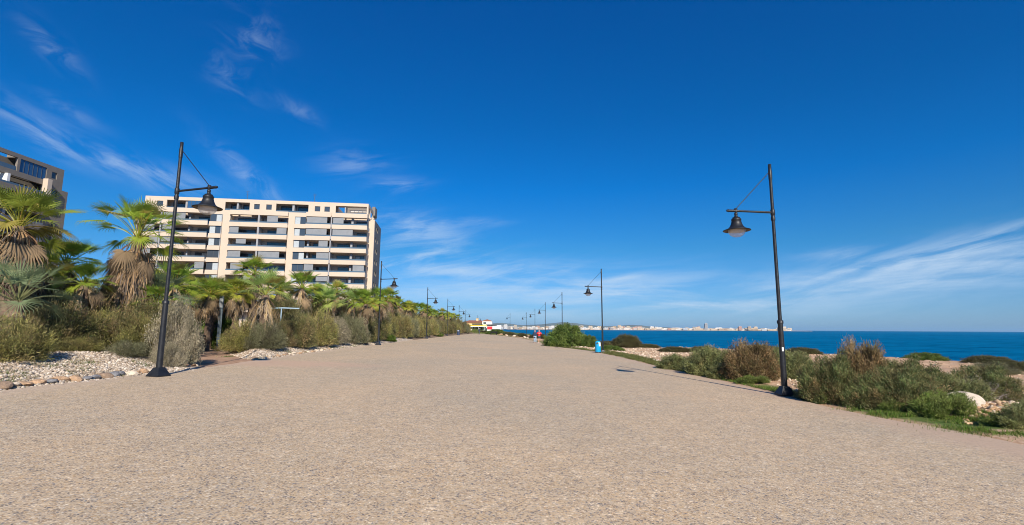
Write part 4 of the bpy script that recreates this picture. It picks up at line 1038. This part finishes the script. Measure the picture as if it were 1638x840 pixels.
def left_building():
    u0, L_ = 0, 46.4
    t = empty('apartment_building', (-88.0, 51.2, 3.0), PI/2)
    P_ = 2.98; D = 16; zb = [28.3-P_*k for k in range(10)]
    b = MB()
    u = lambda Y: Y-51.2
    topw = (u(93.7), u(94.8), 30.1, 31.4)
    holes = [topw, (u(56), u(80), 29.3, 31.75), (u(80.6), u(86.9), 29.3, 31.75), (u(87.4), u(92.6), 29.3, 31.75)]
    wall_grid(b, 0, u(96.2), zb[0], 32.5, holes, 0, .4)
    hs = []
    for k in range(1, 10):
        z = zb[k]; hs.append((u(94.2), u(95.3), z+1.35, z+2.6)); hs.append((u(56), u(79.5), z+1.15, zb[k-1])); hs.append((u(80.2), u(92.2), z+1.15, zb[k-1]))
    wall_grid(b, 0, u(97.6), 0, zb[0], hs, 0, .4)
    b.box(0, u(96.2), 2.4, D, zb[0]+.5, 31.9); b.box(0, u(97.6), 2.4, D, 0, zb[0]+.3)
    b.box(u(97.6)-.4, u(97.6), .4, 2.4, 0, zb[0]); b.box(u(96.2)-.4, u(96.2), .4, 2.4, zb[0], 32.5); b.box(u(87.2), u(96.2)-.4, .401, 2.4, 31.9, 32.4)
    for k in range(1, 10): b.box(0, u(97.6)-.4, .401, 2.4, zb[k]-.0, zb[k]+.3)
    # forward balcony fronts
    b.build('wall', M['stone_shaded'], t)
    for k in range(1, 9):
        z = zb[k]
        q = MB(); q.box(u(80), u(92.7), -.9, -.72, z+.0, z+1.1); q.box(u(80), u(92.7), -.72, -.003, z, z+.28); q.box(u(92.5), u(92.7), -.72, -.003, z+.28, z+1.1)
        bo = q.build('balcony', M['stone_shaded'], t)
        if k == 1: q = MB(); q.box(u(92.1), u(93.0), -.95, -.004, z+1.11, zb[0]+1.2); q.build('bay_pier', M['cream'], t)
        q = MB(); q.box(u(80.1), u(92.4), -.84, -.81, z+1.1, z+1.45); q.build('glass_railing', M['railglass'], bo)
        window(t, u(94.2), u(95.3), z+1.35, z+2.6, .15)
        for a, c in ((81, 84.5), (86, 91.5)): window(t, u(a), u(c), z+.32, zb[k-1]-.4, 2.25)
        q = MB(); q.box(u(85.0), u(85.5), -.5, 2.2, z+.3, zb[k-1]-.003); q.build('partition_wall', M['white'] if k == 1 else M['partition'], t)
    window(t, *topw, .15)
    q = MB(); q.box(u(87.42), u(92.58), .15, .19, 29.31, 31.74); g = q.build('glazed_screen', M['blueglass'], t)
    q = MB()
    for i in range(7): c = u(87.42)+5.16*i/6; q.box(c-.03, c+.03, .1, .148, 29.31, 31.74)
    q.build('glazing_bars', M['frame'], g)
    q = MB(); q.box(u(80.6), u(86.8), .1, .13, 29.31, 30.1); q.build('glass_railing', M['railglass'], t)
    tag(t, 'grey shaded apartment block at the left edge of the photo', 'building')
left_building()
def white_building():
    t = empty('apartment_building', (-118, 150, 3.0), R_(5)); b = MB(); hs = []
    for k in range(6):
        for j in range(6): hs.append((22+j*3.3, 23.8+j*3.3, 2+3*k, 3.5+3*k))
    wall_grid(b, 0, 44, 0, 21.5, hs, 0, .3); b.box(0, 44, .6, 12, 0, 21.2); b.build('wall', M['white'], t)
    for h in hs: window(t, *h, .12)
    tag(t, 'white building glimpsed between the shaggy palm and the cream apartment block', 'building')
white_building()
def low_building():
    t = empty('low_house', (-48, 52, 3.3), R_(10)); b = MB()
    wall_grid(b, 0, 16, 0, 3.6, [(2, 5, .9, 2.6), (7, 10, .9, 2.6), (12, 14.5, .9, 2.6)], 0, .25); b.box(0, 16, .6, 7, 0, 3.5); b.box(-.3, 16.3, -.35, 7.3, 3.62, 3.85); b.build('wall', M['white'], t)
    for a in ((2, 5), (7, 10), (12, 14.5)): window(t, a[0], a[1], .9, 2.6, .1)
    tag(t, 'low white house glimpsed through the palms on the left', 'building')
low_building()

# ------------------------------------------------------------------ street furniture
def bollard():
    x, y = -17.3, 28.8; t = empty('path_light', (x, y, hz(x, y)-.02), .4)
    q = MB(); q.lathe([(.09, 0), (.085, .05), (.075, .06), (.075, .62), (.09, .64)], n=16); q.build('post', M['iron'], t)
    q = MB(); q.lathe([(.10, .62), (.115, .64), (.115, .86), (.10, .88)], n=16); q.build('lens', M['lampglass'], t)
    q = MB()
    for i in range(6): a = i*PI/3; q.box(.17*math.cos(a)-.012, .17*math.cos(a)+.012, .17*math.sin(a)-.012, .17*math.sin(a)+.012, .64, .9)
    q.lathe([(.185, .64), (.185, .66), (.10, .66), (.10, .64), (.185, .64)], n=16); q.lathe([(.20, .88), (.21, .90), (.20, .96), (0, .99)], n=18); q.build('head_cap', M['iron'], t)
    tag(t, 'short dark path light with a caged head beside the earth path', 'bollard light')
bollard()
M['steelblue'] = simple('steelblue', (.10, .135, .16), .45, .4, noise=.2)
M['paleblue'] = simple('paleblue', (.30, .42, .50), .5, noise=.1)
def lightpost():
    Y = 30.6; x = X_of(351, Y); t = empty('light_post', (x, Y, hz(x, Y)-.05), .3); t.scale = (.95, .95, .9)
    q = MB(); q.box(-.11, .11, -.06, .06, 0, 2.9); q.box(-.15, .15, -.1, .1, 0, .05); q.build('post', M['steelblue'], t, .01)
    q = MB(); q.box(-.125, .125, -.11, .09, 2.9, 3.72); q.box(-.13, .13, -.12, .1, 3.721, 3.76); h = q.build('light_head', M['steelblue'], t, .01)
    q = MB(); q.box(-.09, .09, -.116, -.112, 2.98, 3.6); q.build('light_panel', M['screen'], h)
    tag(t, 'square blue grey metal light post rising from the leafy shrubs', 'light post')
lightpost()
def pipeframe():
    Y = 34.; x = X_of(387, Y); x2 = X_of(444, Y); x3 = X_of(462, Y); t = empty('pipe_frame', (x, Y, hz(x, Y)), 0); z = 4.5-hz(x, Y)+1.22
    q = MB(); w = x2-x
    q.tube((0, 0, 0), (0, 0, z), .045, n=8); q.tube((w, .4, 0), (w, .4, z+.1), .045, n=8); q.build('upright', M['paleblue'], t)
    q = MB(); q.tube((-.06, 0, z), (w+.06, .4, z+.12), .045, n=8); q.tube((w, .4, z+.12), (x3-x+.3, .8, z+.1), .05, n=8); q.build('crossbar', M['paleblue'], t)
    tag(t, 'pale blue pipe frame behind the golden hanging palm', 'pipe frame')
pipeframe()
def bin_():
    x, y = X_of(956.5, 41.0, 560), 41.0
    m, nt, b = mat('bin_blue'); b.inputs['Base Color'].default_value = (.01, .36, .68, 1); b.inputs['Roughness'].default_value = .35
    t = empty('litter_bin', (x, y, 2.55), R_(8))
    q = MB(); q.lathe([(.20, 0), (.25, .0), (.25, .07), (.20, .09)], n=20); q.build('base', M['iron'], t)
    q = MB(); q.lathe([(.235, .08), (.25, .10), (.225, .78), (.215, .88), (.17, .95), (.08, .985), (0, .99)], n=24); bo = q.build('body', m, t)
    q = MB(); q.lathe([(.07, 0), (.08, -.005), (.085, .01), (.0, .014)], n=16)
    a = R_(-118); hole = bpy.data.meshes.new('opening'); hole.from_pydata(q.v, [], q.f); ho = link_mesh('opening', hole, M['frame'], bo)
    ho.location = (.222*math.cos(a), .222*math.sin(a), .80); ho.rotation_euler = Vector((math.cos(a), math.sin(a), .05)).to_track_quat('Z', 'Y').to_euler()
    q = MB(); vs = []; n = 8
    for i in range(n+1):
        an = R_(-88)+R_(62)*i/n
        for z, r in ((.56, .239), (.86, .224)): vs.append((r*math.cos(an), r*math.sin(an), z))
    q.add(vs, [(2*i, 2*i+2, 2*i+3, 2*i+1) for i in range(n)], True); q.build('sticker', M['white'], bo)
    tag(t, 'light blue litter bin with a white sticker at the foot of the second right lamp', 'litter bin')
bin_()
def darkbin():
    x, y = -9.5, 108.; t = empty('litter_bin', (x, y, roadz(x)))
    q = MB(); q.lathe([(.30, 0), (.33, .04), (.33, .85), (.36, .88), (.36, 1.02), (.2, 1.14), (0, 1.16)], n=18); q.build('body', simple('navy', (.05, .08, .16), .4), t)
    q = MB(); q.box(-.16, .16, -.40, -.34, .88, 1.0); q.build('opening', M['white'], t)
    tag(t, 'dark navy litter bin standing against the far hedge on the left', 'litter bin')
darkbin()
def bench():
    x, y = -2.2, 134.5; t = empty('bench', (x, y, 2.84), R_(-20))
    q = MB(); q.box(-1, 1, -.25, .25, .42, .48); q.build('seat', M['iron'], t); q = MB(); q.box(-1, 1, .2, .26, .55, .9); q.build('backrest', M['iron'], t)
    for s in (-.8, .8): q = MB(); q.box(s-.05, s+.05, -.22, .26, 0, .42); q.build('leg', M['iron'], t)
    tag(t, 'dark bench at the far end of the promenade next to the pale shore', 'bench')
bench()

# ------------------------------------------------------------------ people
def skin(name, pts, edges, radii, material, parent=None, root=0, sub=1):
    me = bpy.data.meshes.new(name); me.from_pydata(pts, edges, []); o = link_mesh(name, me, material, parent)
    mo = o.modifiers.new('s', 'SKIN'); 
    for i, r in enumerate(radii):
        sv = me.skin_vertices[0].data[i] if me.skin_vertices else None
        if sv: sv.radius = (r, r) if not isinstance(r, tuple) else r; sv.use_root = (i == root)
    ss = o.modifiers.new('d', 'SUBSURF'); ss.levels = sub; ss.render_levels = sub
    dg = bpy.context.evaluated_depsgraph_get(); dg.update()
    ev = o.evaluated_get(dg); m2 = bpy.data.meshes.new_from_object(ev); o.modifiers.clear(); o.data = m2
    for p in m2.polygons: p.use_smooth = True
    if not m2.materials: m2.materials.append(material)
    return o
def skin_obj(name, chains, material, parent):
    """chains: list of lists of ((x,y,z), r); chains that start at an existing point join there"""
    pts, rad, ed, key = [], [], [], {}
    for ch in chains:
        prev = None
        for p, r in ch:
            k = tuple(round(c, 4) for c in p)
            if k not in key: key[k] = len(pts); pts.append(p); rad.append(r)
            if prev is not None: ed.append((prev, key[k]))
            prev = key[k]
    me = bpy.data.meshes.new(name); me.from_pydata(pts, ed, []); o = link_mesh(name, me, material, parent)
    bpy.context.view_layer.objects.active = o
    o.modifiers.new('s', 'SKIN')
    if not me.skin_vertices:
        b = bmesh.new(); b.from_mesh(me); b.verts.layers.skin.verify(); b.to_mesh(me); b.free()
    for i, r in enumerate(rad):
        sv = me.skin_vertices[0].data[i]; sv.radius = r if isinstance(r, tuple) else (r, r); sv.use_root = (i == 0)
    ss = o.modifiers.new('d', 'SUBSURF'); ss.levels = 2; ss.render_levels = 2
    dg = bpy.context.evaluated_depsgraph_get(); dg.update()
    m2 = bpy.data.meshes.new_from_object(o.evaluated_get(dg)); o.modifiers.clear(); o.data = m2
    m2.polygons.foreach_set('use_smooth', [True]*len(m2.polygons))
    if not m2.materials: m2.materials.append(material)
    return o
M['skin'] = simple('skin', (.55, .32, .22), .55)
def hand_chain(w, d, s):
    ch = []; wv = Vector(w); dv = Vector(d).normalized(); sv = Vector(s).normalized()
    pal = wv+dv*.08
    for i, (o_, l) in enumerate(((-.03, .06), (-.01, .075), (.01, .07), (.03, .055))):
        k = pal+sv*o_; ch.append([(tuple(wv), .028), (tuple(k), .014), (tuple(k+dv*l*.55), .010), (tuple(k+dv*l+Vector((0, .015, 0))), .008)])
    k = wv+dv*.03-sv*.02; ch.append([(tuple(wv), .028), (tuple(k-sv*.03+dv*.02), .012), (tuple(k-sv*.045+dv*.055), .009)])
    return ch
def person(x, y, z, rz, label, top, topm, legm, bare, hairm, step=.12, H=1.0, arms='down', coat=.62):
    t = empty('person', (x, y, z), rz); t.scale = (H, H, H)      # faces -Y in its own space
    hip = .92; fz = .06
    Lh, Rh = (.09, 0, .90), (-.09, 0, .90)
    Lk, Rk = (.10, -step*.7-.03, .50), (-.10, step*.3-.02, .49); La, Ra = (.10, -step, .09), (-.10, step, .12)
    Lt, Rt = (.11, -step-.17, .035), (-.11, step-.14, .03)
    if arms == 'down':
        arm = [[((0, .01, 1.40), .10), ((.17, .01, 1.42), .058), ((.22, .02, 1.14), .042), ((.23, -.08, .90), .032)], [((0, .01, 1.40), .10), ((-.17, .01, 1.42), .058), ((-.22, .05, 1.14), .042), ((-.23, 0, .90), .032)]]
        hd = [((.23, -.08, .90), (0, -.25, -1), (0, 1, 0)), ((-.23, 0, .90), (0, -.25, -1), (0, 1, 0))]
    else:   # hands raised to the chest, elbows out
        arm = [[((0, .01, 1.40), .10), ((.17, .01, 1.42), .058), ((.33, -.02, 1.20), .045), ((.12, -.24, 1.28), .032)], [((0, .01, 1.40), .10), ((-.17, .01, 1.42), .058), ((-.33, -.02, 1.20), .045), ((-.10, -.24, 1.25), .032)]]
        hd = [((.12, -.24, 1.28), (-1, -.2, .4), (0, 0, 1)), ((-.10, -.24, 1.25), (1, -.2, .4), (0, 0, 1))]
    ch = [[((0, 0, .95), (.15, .11)), ((0, 0, 1.12), (.14, .10)), ((0, .01, 1.28), (.16, .11)), ((0, .01, 1.40), (.12, .09)), ((0, 0, 1.48), .055), ((0, -.01, 1.56), (.075, .085)), ((0, -.015, 1.65), (.078, .095)), ((0, -.005, 1.72), (.06, .07))],
          [((0, 0, .95), .14), (Lh, .095), (Lk, .06), (La, .042), (Lt, .035)], [((0, 0, .95), .14), (Rh, .095), (Rk, .06), (Ra, .042), (Rt, .035)]]+arm
    for w, d, s in hd: ch += hand_chain(w, d, s)
    ch.append([((0, -.015, 1.65), (.078, .095)), ((0, -.125, 1.635), .014)])   # nose
    for s_ in (-1, 1): ch.append([((0, -.015, 1.65), (.078, .095)), ((s_*.088, 0, 1.645), .016)])
    skin_obj('body', ch, M['skin'], t)
    f = MB()
    for s_ in (-1, 1): f.lathe([(0, -.012), (.012, 0), (0, .012)], (s_*.032, -.105, 1.665), n=8)
    f.build('eyes', M['frame'], t)
    g = .022
    tc = [[((0, 0, coat), (.20, .16)) if coat < .8 else ((0, 0, .86), (.185, .14)), ((0, 0, 1.0), (.18+g, .125+g)), ((0, 0, 1.14), (.165+g, .115+g)), ((0, .01, 1.28), (.17+g, .12+g)), ((0, .01, 1.41), (.13+g, .095+g)), ((0, .005, 1.475), .075)]]
    for a in arm:
        aa = [((0, .01, 1.41), (.13+g, .095+g))]+[(p, r+.020) for p, r in a[1:]]
        q = Vector(aa[-1][0]); pr = Vector(aa[-2][0]); aa[-1] = (tuple(pr+(q-pr)*.93), .048); tc.append(aa)
    skin_obj(top, tc, topm, t)
    lc = [[((0, 0, .96), (.165, .125)), (Lh, .115)], [((0, 0, .96), (.165, .125)), (Rh, .115)]]
    if bare:
        for h_, k_ in ((Lh, Lk), (Rh, Rk)): hv, kv = Vector(h_), Vector(k_); lc.append([(h_, .115), (tuple(hv+(kv-hv)*.8), .085)])
        skin_obj('shorts', lc, legm, t)
    else:
        for h_, k_, a_ in ((Lh, Lk, La), (Rh, Rk, Ra)): lc.append([(h_, .115), (k_, .082), (tuple(Vector(k_)+(Vector(a_)-Vector(k_))*.95), .065)])
        skin_obj('trousers', lc, legm, t)
    for a_, t_ in ((La, Lt), (Ra, Rt)):
        skin_obj('shoe', [[((a_[0], a_[1]+.06, .05), .05), ((a_[0], a_[1]-.03, .055), .055), (t_, .045)]], M['frame'] if not bare else M['white'], t)
    skin_obj('hair', [[((0, .03, 1.60), (.075, .075)), ((0, .035, 1.68), (.088, .088)), ((0, .005, 1.755), (.07, .075))]], hairm, t)
    tag(t, label, 'person'); return t
navy = simple('coat_navy', (.02, .035, .075), .8); jeans = simple('jeans_pale', (.30, .45, .60), .85); redj = simple('jacket_red', (.75, .02, .03), .6); dks = simple('shorts_dark', (.05, .07, .09), .8)
blond = simple('hair_fair', (.45, .30, .16), .6); greyh = simple('hair_grey', (.3, .25, .22), .6); blk = simple('hair_black', (.03, .025, .02), .5)
if PEOPLE if 'PEOPLE' in globals() else True:
    person(4.35, 64.3, roadz(4.35), R_(8), 'person in a long navy coat and pale blue trousers beside the one in red', 'coat', navy, jeans, False, blond, .14, .96, 'down', .62)
    person(4.92, 64.6, roadz(4.92), R_(-6), 'person in a red jacket and dark shorts with hands raised to the chest', 'jacket', redj, dks, True, greyh, .10, .98, 'up', .9)
    person(-6.0, 131.5, roadz(-6.0), R_(170), 'person in dark clothes standing alone at the far end of the promenade', 'jacket', navy, dks, False, blk, .12, 1.0, 'down', .9)

# ------------------------------------------------------------------ restaurant at the far end
def restaurant():
    ro = simple('tile_brown', (.28, .12, .07), .8, noise=.2); ye = simple('render_yellow', (.66, .50, .28), .8, noise=.05); aw = simple('awning_yellow', (.85, .58, .06), .7)
    Y = 205.; x0 = X_of(739, Y); t = empty('restaurant', (x0, Y, hz(x0+5, Y)-.3), R_(-4)); t.scale = (1, 1, .74); W = X_of(781, Y)-x0
    b = MB(); wall_grid(b, 0, W, 0, 4.2, [(1.2, 3.0, .9, 2.3), (4.2, 9.0, 2.9, 3.7), (3.6, 5.2, 0, 2.1), (6.2, 8.4, .9, 2.1)], 0, .3); b.box(0, W, .7, 8, 0, 4.1); b.build('wall', ye, t)
    window(t, 1.2, 3.0, .9, 2.3, .1); window(t, 4.2, 9.0, 2.9, 3.7, .1); window(t, 6.2, 8.4, .9, 2.1, .1); window(t, 3.6, 5.2, 0, 2.1, .1)
    r = MB(); r.add([(-.4, -.5, 4.2), (W+.4, -.5, 4.2), (W+.4, 8.4, 4.2), (-.4, 8.4, 4.2), (2.5, 3.5, 5.6), (W-3.5, 3.5, 5.6)], [(0, 1, 5, 4), (1, 2, 5), (2, 3, 4, 5), (3, 0, 4), (0, 3, 2, 1)])
    rf = r.build('roof', ro, t); c = MB(); c.box(5.6, 6.5, 2.5, 3.3, 5.0, 6.6); c.box(5.5, 6.6, 2.4, 3.4, 6.6, 6.75); c.build('chimney', ye, rf)
    a = MB(); a.add([(-.8, -2.6, 2.3), (W-.5, -2.6, 2.3), (W-.5, -.02, 3.0), (-.8, -.02, 3.0), (-.8, -2.6, 2.0), (W-.5, -2.6, 2.0)], [(0, 1, 2, 3), (4, 5, 1, 0)]); ao = a.build('awning', aw, t)
    v = MB(); v.box(-.8, W-.5, -2.66, -2.62, 1.85, 2.2); v.build('valance', M['white'], ao)
    for i in range(5): q = MB(); q.tube((-.6+i*(W-.1)/4.2, -2.5, 0), (-.6+i*(W-.1)/4.2, -2.5, 2.1), .06, n=6); q.build('post', M['white'], t)
    tw = MB(); tw.box(W-2.4, W+1.6, -1, 5, 3.3, 4.9) ; tw.box(W-2.2, W+1.4, -.8, 4.8, 0, 3.3); tw.build('side_wing', M['white'], t)
    tr = MB(); tr.lathe([(2.7, 4.92), (2.2, 5.5), (0, 6.2)], (W-.6, 2, 0), n=4, smooth=False, rot=PI/4); tr.build('roof', ro, t)
    window(t, W-1.9, W-.7, 3.6, 4.5, -1.09)
    tag(t, 'small yellow restaurant with brown tiled roof and yellow awning at the promenade end', 'restaurant')
    for i in range(5):
        px = x0+1.2+i*2.1; py = Y-4.4; tt = empty('cafe_table', (px, py, hz(px, py)), rnd.uniform(0, 3))
        q = MB(); q.lathe([(.5, .72), (.5, .75), (0, .75)], n=12); q.build('tabletop', M['white'], tt); q = MB(); q.lathe([(.25, 0), (.05, .05), (.04, .72)], n=8); q.build('leg', M['iron'], tt)
        tag(tt, 'small pale table on the terrace under the yellow awning', 'table', 'terrace tables of the restaurant')
    # white kiosk with a red panel
    x1 = X_of(783, 198); t = empty('kiosk', (x1, 198, hz(x1, 198)), R_(-3)); 
    q = MB(); q.box(-1.0, 4.6, 0, 3, 0, 2.7); q.build('wall', M['white'], t); q = MB(); q.box(-1.3, 3.0, -.6, 3.2, 2.7, 3.0); q.build('roof', M['frame'], t)
    q = MB(); q.box(-.9, 1.1, -.16, -.02, 1.1, 2.2); q.build('sign_panel', simple('sign_red', (.8, .02, .03), .5), t)
    q = MB(); q.add([(1.3, -.05, 2.5), (4.8, -.05, 2.5), (4.8, -2.0, 1.4), (1.3, -2.0, 1.4), (1.3, -2, 1.2), (4.8, -2, 1.2)], [(0, 3, 2, 1), (3, 4, 5, 2)]); q.build('awning', M['white'], t)
    tag(t, 'white kiosk with a red panel beside the yellow restaurant', 'kiosk')
    x2 = X_of(801, 250); t = empty('white_house', (X_of(796, 255), 255, 3.0), 0); 
restaurant()
for o in [o for o in COL.objects if o.name.startswith('white_house')]: bpy.data.objects.remove(o)
rock('cream', X_of(750, 160), 161.5, 1.1, 'pale boulder on the lawn in front of the restaurant', name='boulder', h=.5)
for k in range(9):
    y = rnd.uniform(95, 150); x = float(xr(y))+rnd.uniform(1.0, 3.2)
    if x < float(xs(y))-.5: rock(rnd.choice(['cream', 'tan']), x, y, rnd.uniform(.3, .6), 'pale rock on the far shore between the distant right lamps', 'rocks of the far shore', name='boulder')

# ------------------------------------------------------------------ far town across the bay
def far_shore():
    xsv = np.linspace(-3200, 1900, 120); V = []; F = []
    for x in xsv:
        y0 = 2960+60*float(fbm(np.array(x*.004), np.array(0.), 3, 3)); 
        zt = 3+sstep((x+3200)/600)*0+8*float(sstep(np.array((1000-x)/1500.)))
        V += [(x, y0, -1), (x, y0+25, 2.5), (x, y0+500, 4+zt*.5), (x, y0+3000, 8+zt)]
    for i in range(len(xsv)-1):
        for k in range(3): F.append((i*4+k, i*4+4+k, i*4+5+k, i*4+k+1))
    m = simple('far_land', (.42, .33, .22), .9, noise=.3, nscale=.02)
    tag(link_mesh('far_shore', np_mesh('far_shore', V, np.array(F)), m), kind='structure')
far_shore()
def townmat(name, col):
    m, nt, b = mat(name)
    tc = N(nt, 'ShaderNodeTexCoord'); sp = N(nt, 'ShaderNodeSeparateXYZ'); L(nt, tc.outputs['Object'], sp.inputs[0])
    b.inputs['Roughness'].default_value = .8
    oi = N(nt, 'ShaderNodeObjectInfo'); mr = N(nt, 'ShaderNodeMapRange'); mr.inputs[3].default_value = .8; mr.inputs[4].default_value = 1.12; L(nt, oi.outputs['Random'], mr.inputs[0])
    mx = N(nt, 'ShaderNodeVectorMath', _operation='SCALE'); mx.inputs[0].default_value = col; L(nt, mr.outputs[0], mx.inputs['Scale']); L(nt, mx.outputs[0], b.inputs['Base Color'])
    return m
tmats = [townmat('town_white', (.74, .70, .64)), townmat('town_cream', (.66, .54, .40)), townmat('town_sand', (.55, .42, .29)), townmat('town_grey', (.42, .40, .38)), townmat('town_rose', (.55, .33, .25)), townmat('town_pale', (.62, .66, .70))]
tprot = []
def town_proto(kind, mi):
    rg = random.Random(kind*31+mi)
    t = empty('town_building'); b = MB(); nf = [3, 5, 7, 4][kind]; w = [24, 20, 16, 40][kind]; h = nf*3.1+1; d = 14; hs = []
    n = int(w/3.6)
    for f in range(nf):
        for j in range(n): u = 1.6+j*3.6; hs.append((u, u+2.2, 1.0+f*3.1, 2.7+f*3.1))
    wall_grid(b, 0, w, 0, h, hs, 0, 1.0); b.box(0, w, 1.6, d, 0, h-.6)
    b.box(w*.2, w*.45, 3, 8, h-.6, h+2.6)
    if kind in (1, 2): b.box(w*.6, w*.9, 2.5, 9, h-.6, h+1.9)
    if kind == 3: b.box(w*.5, w, 2, d-1, h-.6, h+3)
    b.build('wall', tmats[mi], t)
    g = MB(); g.box(.3, w-.3, 1.1, 1.4, .5, h-.7); g.build('windows', M['glass'], t)
    COL.objects.unlink; return t
CNAME = ['white', 'cream', 'sandy', 'grey', 'reddish', 'pale blue grey']
protos = {}
def town(kind, mi, x, y, z, sx=1, sz=1, rz=0, label=None):
    if (kind, mi) not in protos: protos[kind, mi] = town_proto(kind, mi); t = protos[kind, mi]
    else: t = copy_tree(protos[kind, mi])
    t.location = (x, y, z); t.scale = (sx, 1, sz); t.rotation_euler = (0, 0, rz)
    tag(t, label or '%s %s building in the waterfront town across the bay' % (CNAME[mi], ['low', 'mid-height', 'tall', 'wide'][kind]), 'building', 'buildings of the town across the bay')
rr = random.Random(5)
px = 776.
while px < 1262:
    for row in range(2):
        if row == 1 and rr.random() < .25: continue
        kind = rr.choices([0, 1, 2, 3], [5, 4, 1.2, 2])[0]; mi = rr.choices(range(6), [6, 4, 2.5, 2, 1, 1.2])[0]
        Yd = 2990+row*90+rr.uniform(-8, 30); x = X_of(px+rr.uniform(-1, 1), Yd)
        fall = 1.0 if px < 1000 else 1-.25*(px-1000)/260
        town(kind, mi, x, Yd, 2.6+row*3, rr.uniform(.95, 1.5), rr.uniform(.6, 1.1)*(1.0 if row else .72)*fall, rr.uniform(-.25, .25))
    px += rr.uniform(2.7, 4.6)
for px, kind, mi, sx, sz, lab in [(878, 3, 0, 1.9, 1.35, 'widest white block of the far town, just above the large domed bush'), (1128, 2, 3, 1.0, 1.75, 'tall dark tower standing alone above the roofs of the far town'),
        (1245, 3, 1, 1.25, 1.5, 'large sandy yellow block at the right end of the far town'), (806, 2, 0, 1.3, 1.1, 'white tower above the left end of the far town'), (822, 2, 1, 1.1, 1.0, 'cream tower near the left end of the far town'),
        (1182, 2, 4, 1.2, 1.0, 'reddish tower towards the right end of the far town'), (1197, 2, 2, 1.1, 1.0, 'sandy tower towards the right end of the far town')]:
    town(kind, mi, X_of(px, 2975), 2975, 3, sx, sz, 0, lab)
# nearer shore buildings between the kiosk and the town
for px, Yd, kind, mi, sx, sz, lab in [(780, 900, 0, 0, .9, .75, 'white house on the near side of the bay just right of the kiosk'), (789, 1150, 0, 1, .9, .9, 'cream house with dark arches on the near side of the bay'), (797, 1500, 3, 0, .7, .8, 'white row of houses on the near side of the bay')]:
    pass
def hills():
    rg = np.random.RandomState(3); xsv = np.linspace(-3500, 5200, 220); V = []; F = []
    prof = 45+125*np.exp(-((xsv-1500)/900)**2)+105*np.exp(-((xsv+300)/700)**2)+60*np.exp(-((xsv-3300)/700)**2)
    prof = prof*sstep((5100-xsv)/900)*(.75+.5*(fbm(xsv*.002, xsv*0, 5, 9)+.5))
    for x, h in zip(xsv, prof): V += [(x, 11600, 0), (x, 11900, h*.7), (x, 12400, h), (x, 13500, 0)]
    for i in range(len(xsv)-1):
        for k in range(3): F.append((i*4+k, i*4+4+k, i*4+5+k, i*4+k+1))
    tag(link_mesh('hills', np_mesh('hills', V, np.array(F), smooth=True), simple('hill_scrub', (.14, .15, .10), .95, noise=.2, nscale=.002)), kind='structure')
hills()

# ------------------------------------------------------------------ air
HAZE = 3.4e-5
if HAZE:
    m, nt, b = mat('haze_air'); nt.nodes.remove(b)
    pv = N(nt, 'ShaderNodeVolumePrincipled'); pv.inputs['Color'].default_value = (.42, .72, 1, 1); pv.inputs['Density'].default_value = HAZE; pv.inputs['Anisotropy'].default_value = 0
    L(nt, pv.outputs[0], nt.nodes['Material Output'].inputs['Volume'])
    q = MB(); q.box(-45000, 55000, -22000, 65000, -3, 260); tag(q.build('haze', m), 'thin blue air between the viewer and the far shore', 'haze', kind='stuff')

# ------------------------------------------------------------------ render settings
scene.render.engine = 'CYCLES'
scene.render.resolution_x = 1024; scene.render.resolution_y = 525
c = scene.cycles; c.max_bounces = 6; c.transparent_max_bounces = 8; c.volume_bounces = 0; c.sample_clamp_indirect = 6
c.use_denoising = True; c.filter_width = 1.0
vs = scene.view_settings; vs.view_transform = 'Standard'; vs.look = 'None'; vs.exposure = EXPOSURE if 'EXPOSURE' in globals() else 0.0; vs.gamma = 1; vs.use_curve_mapping = False
